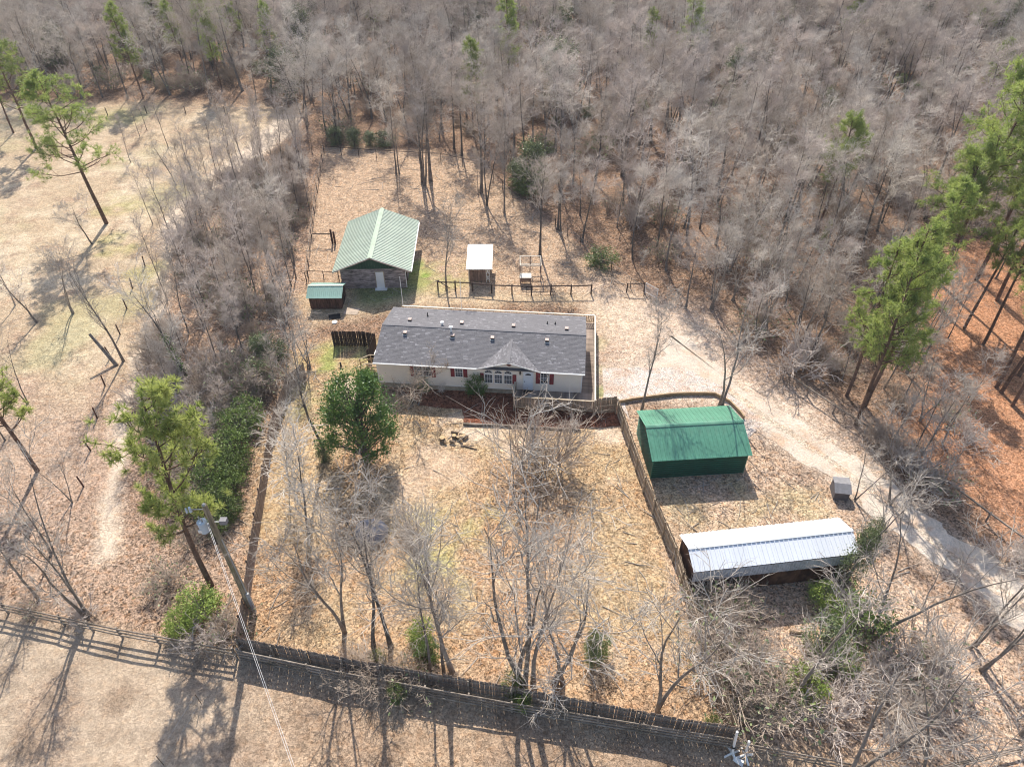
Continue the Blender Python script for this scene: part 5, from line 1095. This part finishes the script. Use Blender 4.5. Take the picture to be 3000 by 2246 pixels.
for px,py,tp in [(715,1280,1205),(690,1340,1270),(735,1235,1170),(665,1395,1330),(690,1400,1340),(675,1450,1390),(650,1490,1430),(630,1420,1350),(675,1510,1460),(640,1550,1500),(610,1370,1310),(670,1260,1210),(600,1500,1440)]:
    tree('shrub1',px,py,tp,'dark green ivy-like bush crowding the outside of the left yard fence',cat='bush',name='bush',group='green bushes along the left yard fence',wide=1.0)
for px,py,tp,kk in [(775,1075,985,'evergreen'),(800,1050,980,'shrub0'),(755,1130,1060,'shrub0')]:
    tree(kk,px,py,tp,'dull green shrub at the bend of the left yard fence',cat='bush',name='bush',group='dull green shrubs at the fence bend')
for px,py,tp in [(430,1180,1100),(500,1220,1130),(560,1260,1170),(600,1330,1240),(480,1130,1060),(620,1190,1110),(680,1150,1070),(740,1110,1030),(560,1400,1320),(560,1600,1530),(620,1890,1830),(660,1850,1790),(90,1800,1740),(240,1810,1760),(540,1480,1400),(500,1700,1640)]:
    tree('brush%d'%rng.randrange(4),px,py,tp,'bare brush in the strip of woods left of the yard',cat='brush',name='brush',group='bare brush left of the yard',wide=1.4)
for px,py,tp,kk in [(1730,1950,1850,'evergreen'),(1760,1920,1850,'shrub1'),(1255,1930,1850,'shrub1'),(1500,2030,1960,'shrub1'),(1530,2070,2020,'shrub2'),(1165,2050,2000,'shrub1'),(1110,1950,1900,'shrub2'),(955,1345,1290,'shrub0'),(2080,2130,2090,'shrub1'),(1235,1880,1800,'shrub2')]:
    tree(kk,px,py,tp,'small green leafy shrub among the bare trees of the front yard',cat='bush',name='bush',group='small green shrubs in the front yard',wide=.6)
for px,py,tp in [(1090,1978,1900),(1150,1990,1920),(1215,2000,1940),(1030,1965,1905),(1300,2015,1965)]:
    tree('brush%d'%(px%2),px,py,tp,'bare hanging brush tangled over the near fence',cat='brush',name='brush',group='brush over the near fence',wide=1.35)
for px,py,tp,kk in [(1040,430,375,'evergreen'),(985,425,372,'evergreen'),(1085,428,385,'evergreen'),(1520,545,470,'evergreen'),(1545,560,510,'shrub1'),(1760,775,730,'shrub1'),(1125,425,385,'shrub0')]:
    tree(kk,px,py,tp,'dark green evergreen shrub at the rim of the back yard',cat='bush',name='evergreen_shrub',group='evergreens rimming the back yard',wide=1.7)
# --- thicket of young trees left of the yard
def scatter(poly,n,mind,rs_,ymax=1e9,cond=None):
    P=np.array(poly); out=[]; lo=P.min(0); hi_=P.max(0); tries=0
    while len(out)<n and tries<n*200:
        tries+=1; x=rs_.uniform(lo[0],hi_[0]); y=rs_.uniform(lo[1],min(hi_[1],ymax))
        if not inside(x,y,P): continue
        if cond and not cond(x,y): continue
        if any((x-a)**2+(y-b)**2<mind**2 for a,b in PLACED[-700:]): continue
        PLACED.append((x,y)); out.append((x,y))
    return out
rs_=random.Random(77)
P_young=world([(600,530),(925,450),(900,720),(870,1000),(840,1060),(700,1180),(560,1150),(420,1040),(470,820),(520,700)])
def YL(x,y): return ('slender young bare tree in the part of the left strip beyond the barn',) if y>74 else (('slender young bare tree in the strip left of the barn and coop',) if y>60 else ('slender young bare tree in the strip left of the picket enclosure and house',))
for x,y in scatter(P_young,84,1.4,rs_):
    k='young%d'%rs_.randrange(4) if rs_.random()<.8 else 'forest%d'%rs_.randrange(9)
    plant(k,x,y,rs_.uniform(6.5,12),*YL(x,y),group={74:'young bare trees beyond the barn',60:'young bare trees left of the barn',0:'young bare trees left of the house'}[74 if y>74 else 60 if y>60 else 0],wide=rs_.uniform(.8,1.15),lean=(rs_.gauss(0,3),rs_.gauss(0,3)))
for x,y in scatter(world([(400,1040),(830,1090),(790,1200),(650,1250),(600,1500),(470,1300)]),12,1.8,rs_):
    plant('young%d'%rs_.randrange(4),x,y,rs_.uniform(4,7),'short bare tree among the brush outside the left yard fence',group='short bare trees outside the left fence')
def vis(x,y,h=16):
    a=proj(x,y,0); b=proj(x,y,h); return a[0]>-350 and a[0]<3350 and b[1]<1500
def strawthin(x,y): return not(inside(x,y,P_straw) and rs_.random()<.8)
allf=scatter(P_forest,1250,2.85,rs_,ymax=200,cond=lambda x,y: abs(x)<25+y*.85 and strawthin(x,y))
allf.sort(key=lambda p: p[1])
allf=[p for p in allf if vis(*p)]
near=allf[:120]; far=allf[120:]
P_edge=world([(1500,480),(1720,640),(1900,780),(2020,830),(2140,960),(1990,900),(1880,860),(1640,700),(1480,560)])
def region(x,y): 
    if inside(x,y,P_edge): return ('bare grey tree at the woods edge along the right back yard fence','bare trees along the right back yard fence')
    if x>45 and y<112: return ('bare grey tree in the right woods, out toward the tall pines','bare trees near the tall pines')
    if x>12+(y-60)*.05 and y<112: return ('bare grey tree in the dense woods to the right of the back yard','bare trees in the right woods')
    return ('bare grey tree in the deep woods beyond the back yard and field','bare trees in the far woods')
for x,y in near:
    l_,gr=region(x,y); hh=rs_.uniform(8.5,16) if y>70 else rs_.uniform(7,11)
    plant('forest%d'%rs_.randrange(9) if rs_.random()<.8 else 'young%d'%rs_.randrange(4),x,y,hh,l_,group=gr,wide=rs_.uniform(.9,1.4),lean=(rs_.gauss(0,3),rs_.gauss(0,3)))
greens=scatter(P_forest,80,2.6,rs_,ymax=190,cond=lambda x,y: abs(x)<20+y*.8 and (y>112 or rs_.random()<.12) and (x<25 or rs_.random()<.35))
for x,y in greens:
    if not vis(x,y): continue
    if rs_.random()<.4: plant('pine2',x,y,rs_.uniform(12,18),'narrow green pine rising among the far bare woods',cat='pine tree',name='pine_tree',group='pines in the far woods')
    else: plant('evergreen',x,y,rs_.uniform(5,11),'dull green evergreen tree among the far bare woods',name='evergreen_tree',group='evergreens in the far woods',wide=1.1)
tree('pine2',480,150,-60,'bushy pine at the top of the picture, left part',cat='pine tree',name='pine_tree',wide=1.6)
tree('evergreen',190,200,70,'yellow-green evergreen at the upper left of the woods',name='evergreen_tree')
tree('pine2',1890,210,20,'bright narrow pine near the top, right of centre',cat='pine tree',name='pine_tree',wide=1.1)
# --- far woods and undergrowth as countless stuff
def gn_scatter(name,pts,keys,label,cat,hmin,hmax,seed,wmin=.95,wmax=1.3):
    rr=np.random.RandomState(seed); n=len(pts); me=bpy.data.meshes.new(name); me.from_pydata([(x,y,0) for x,y in pts],[],[])
    kd=rr.randint(0,len(keys),n); a=me.attributes.new('kind','INT','POINT'); a.data.foreach_set('value',kd.astype(np.int32))
    hv=rr.uniform(hmin,hmax,n); s=np.array([hv[i]/PROTO[keys[kd[i]]][0] for i in range(n)]); wv=rr.uniform(wmin,wmax,n)
    a=me.attributes.new('size','FLOAT_VECTOR','POINT'); a.data.foreach_set('vector',np.stack([s*wv,s*wv,s],1).astype(np.float32).ravel())
    a=me.attributes.new('turn','FLOAT_VECTOR','POINT'); a.data.foreach_set('vector',np.stack([rr.normal(0,.05,n),rr.normal(0,.05,n),rr.rand(n)*6.28],1).astype(np.float32).ravel())
    o=link(name,me); tag(o,label,cat,kind='stuff')
    ng=bpy.data.node_groups.new(name,'GeometryNodeTree'); ng.interface.new_socket('Geometry',in_out='INPUT',socket_type='NodeSocketGeometry'); ng.interface.new_socket('Geometry',in_out='OUTPUT',socket_type='NodeSocketGeometry')
    gi=ng.nodes.new('NodeGroupInput'); go=ng.nodes.new('NodeGroupOutput'); L=ng.links; jn=ng.nodes.new('GeometryNodeJoinGeometry')
    na=ng.nodes.new('GeometryNodeInputNamedAttribute'); na.data_type='INT'; na.inputs[0].default_value='kind'
    ns=ng.nodes.new('GeometryNodeInputNamedAttribute'); ns.data_type='FLOAT_VECTOR'; ns.inputs[0].default_value='size'
    nt_=ng.nodes.new('GeometryNodeInputNamedAttribute'); nt_.data_type='FLOAT_VECTOR'; nt_.inputs[0].default_value='turn'
    er=ng.nodes.new('FunctionNodeEulerToRotation'); L.new(nt_.outputs[0],er.inputs[0])
    for i,k in enumerate(keys):
        src=[ob for ob in scene.objects if ob.data in [p[1] for p in PROTO[k][1]]][:1]
        found={}
        for ob in scene.objects:
            for n_,m_ in PROTO[k][1]:
                if ob.type=='MESH' and ob.data==m_ and n_ not in found: found[n_]=ob
        cm=ng.nodes.new('FunctionNodeCompare'); cm.data_type='INT'; cm.operation='EQUAL'
        ci=[s_ for s_ in cm.inputs if s_.type=='INT']; L.new(na.outputs[0],ci[0]); ci[1].default_value=i
        for n_,ob in found.items():
            oi=ng.nodes.new('GeometryNodeObjectInfo'); oi.transform_space='ORIGINAL'; oi.inputs['Object'].default_value=ob; oi.inputs['As Instance'].default_value=True
            ip=ng.nodes.new('GeometryNodeInstanceOnPoints'); L.new(gi.outputs[0],ip.inputs['Points']); L.new(oi.outputs['Geometry'],ip.inputs['Instance']); L.new(cm.outputs[0],ip.inputs['Selection']); L.new(er.outputs[0],ip.inputs['Rotation']); L.new(ns.outputs[0],ip.inputs['Scale'])
            L.new(ip.outputs[0],jn.inputs[0])
    L.new(jn.outputs[0],go.inputs[0]); md=o.modifiers.new('scatter','NODES'); md.node_group=ng
    return o
print('far trees',len(far),'near',len(near))
gn_scatter('distant_woods',far,['forest%d'%k for k in range(9)],'hazy grey mass of distant bare woods filling the top of the picture','woods',8.5,16.5,5,.9,1.5)
def sct2(poly,n,rs2,cond=None,ymax=200):
    P=np.array(poly); lo=P.min(0); hi_=P.max(0); xs=rs2.uniform(lo[0],hi_[0],n*3); ys=rs2.uniform(max(lo[1],0),min(hi_[1],ymax),n*3)
    m=(sdf(xs,ys,P)>.8)&(np.abs(xs)<25+ys*.85)
    if cond is not None: m&=cond(xs,ys)
    return list(zip(xs[m][:n].tolist(),ys[m][:n].tolist()))
r2=np.random.RandomState(9)
thin=lambda x,y: (sdf(x,y,P_straw)<0)
und=sct2(P_forest,2600,r2,thin)
gn_scatter('woodland_undergrowth',und,['brush0','brush1','brush2','brush3','sap0','young2'],'tangled bare undergrowth covering the floor of the woods','undergrowth',1.2,3.6,6)
gn_scatter('green_undergrowth',sct2(P_forest,260,r2,lambda x,y:(sdf(x,y,P_straw)<0)&(y>95)),['shrub0','shrub1'],'scattered green understorey in the woods','undergrowth',1.2,3.2,8)
und2=sct2(P_young,150,r2)+sct2(world([(420,1060),(860,1090),(780,1230),(690,1300),(600,1420),(480,1300)]),60,r2); gn_scatter('thicket_undergrowth',und2,['brush0','brush1','brush2','sap0'],'bare low brush under the young trees left of the yard','undergrowth',.9,2.8,7)

# fallen sticks: one mesh of many short bent twigs lying on the leaves
rs3=np.random.RandomState(44)
def sticks(polys,n):
    out=[]
    for P in polys:
        P=np.array(P); lo=P.min(0); hi_=P.max(0); lo=np.maximum(lo,[-60,10]); hi_=np.minimum(hi_,[60,110]); xs=rs3.uniform(lo[0],hi_[0],n*4); ys=rs3.uniform(lo[1],hi_[1],n*4); m=(sdf(xs,ys,P)>.5)&(sdf(xs,ys,P_drive)<0); out.append(np.stack([xs[m],ys[m]],1)[:n])
    return np.concatenate(out)
sp=sticks([P_front,P_thicket,world([(1830,1190),(2480,1480),(3000,1950),(3100,2300),(2200,2200)]),P_yardback,P_forest],420)
n=len(sp); a=rs3.rand(n)*6.283; P0_=np.concatenate([sp,np.full((n,1),.05)],1); D0=np.stack([np.cos(a),np.sin(a),np.zeros(n)],1)
ln=.5+rs3.rand(n)**3*2.2; SP_=grow(P0_,D0,ln,3,.14,0,rs3); SP_[:,:,2]=.03+np.abs(SP_[:,:,2]-.05)*.4
G_=Geo(); G_.add(tubes(SP_,taper(.012+ln*.012,np.full(n,.008),4),4)); o=link('fallen_sticks',G_.mesh('fallen_sticks',[M['twigyard']])); tag(o,'grey fallen sticks strewn over the dead leaves','sticks',kind='stuff')

# ------------------------------------------------------------------ thin air haze
hm=bpy.data.materials.new('thin_haze'); hm.use_nodes=True; t=hm.node_tree; t.nodes.remove(t.nodes['Principled BSDF'])
pv=t.nodes.new('ShaderNodeVolumePrincipled'); pv.inputs['Color'].default_value=(.9,.93,1,1); pv.inputs['Density'].default_value=.0002; pv.inputs['Anisotropy'].default_value=0
t.links.new(pv.outputs[0],t.nodes['Material Output'].inputs['Volume'])
hz=MB().box(-900,900,-120,1800,-1.2,CH+4).build('haze',hm); tag(hz,'thin pale air haze over the woods','haze',kind='stuff')
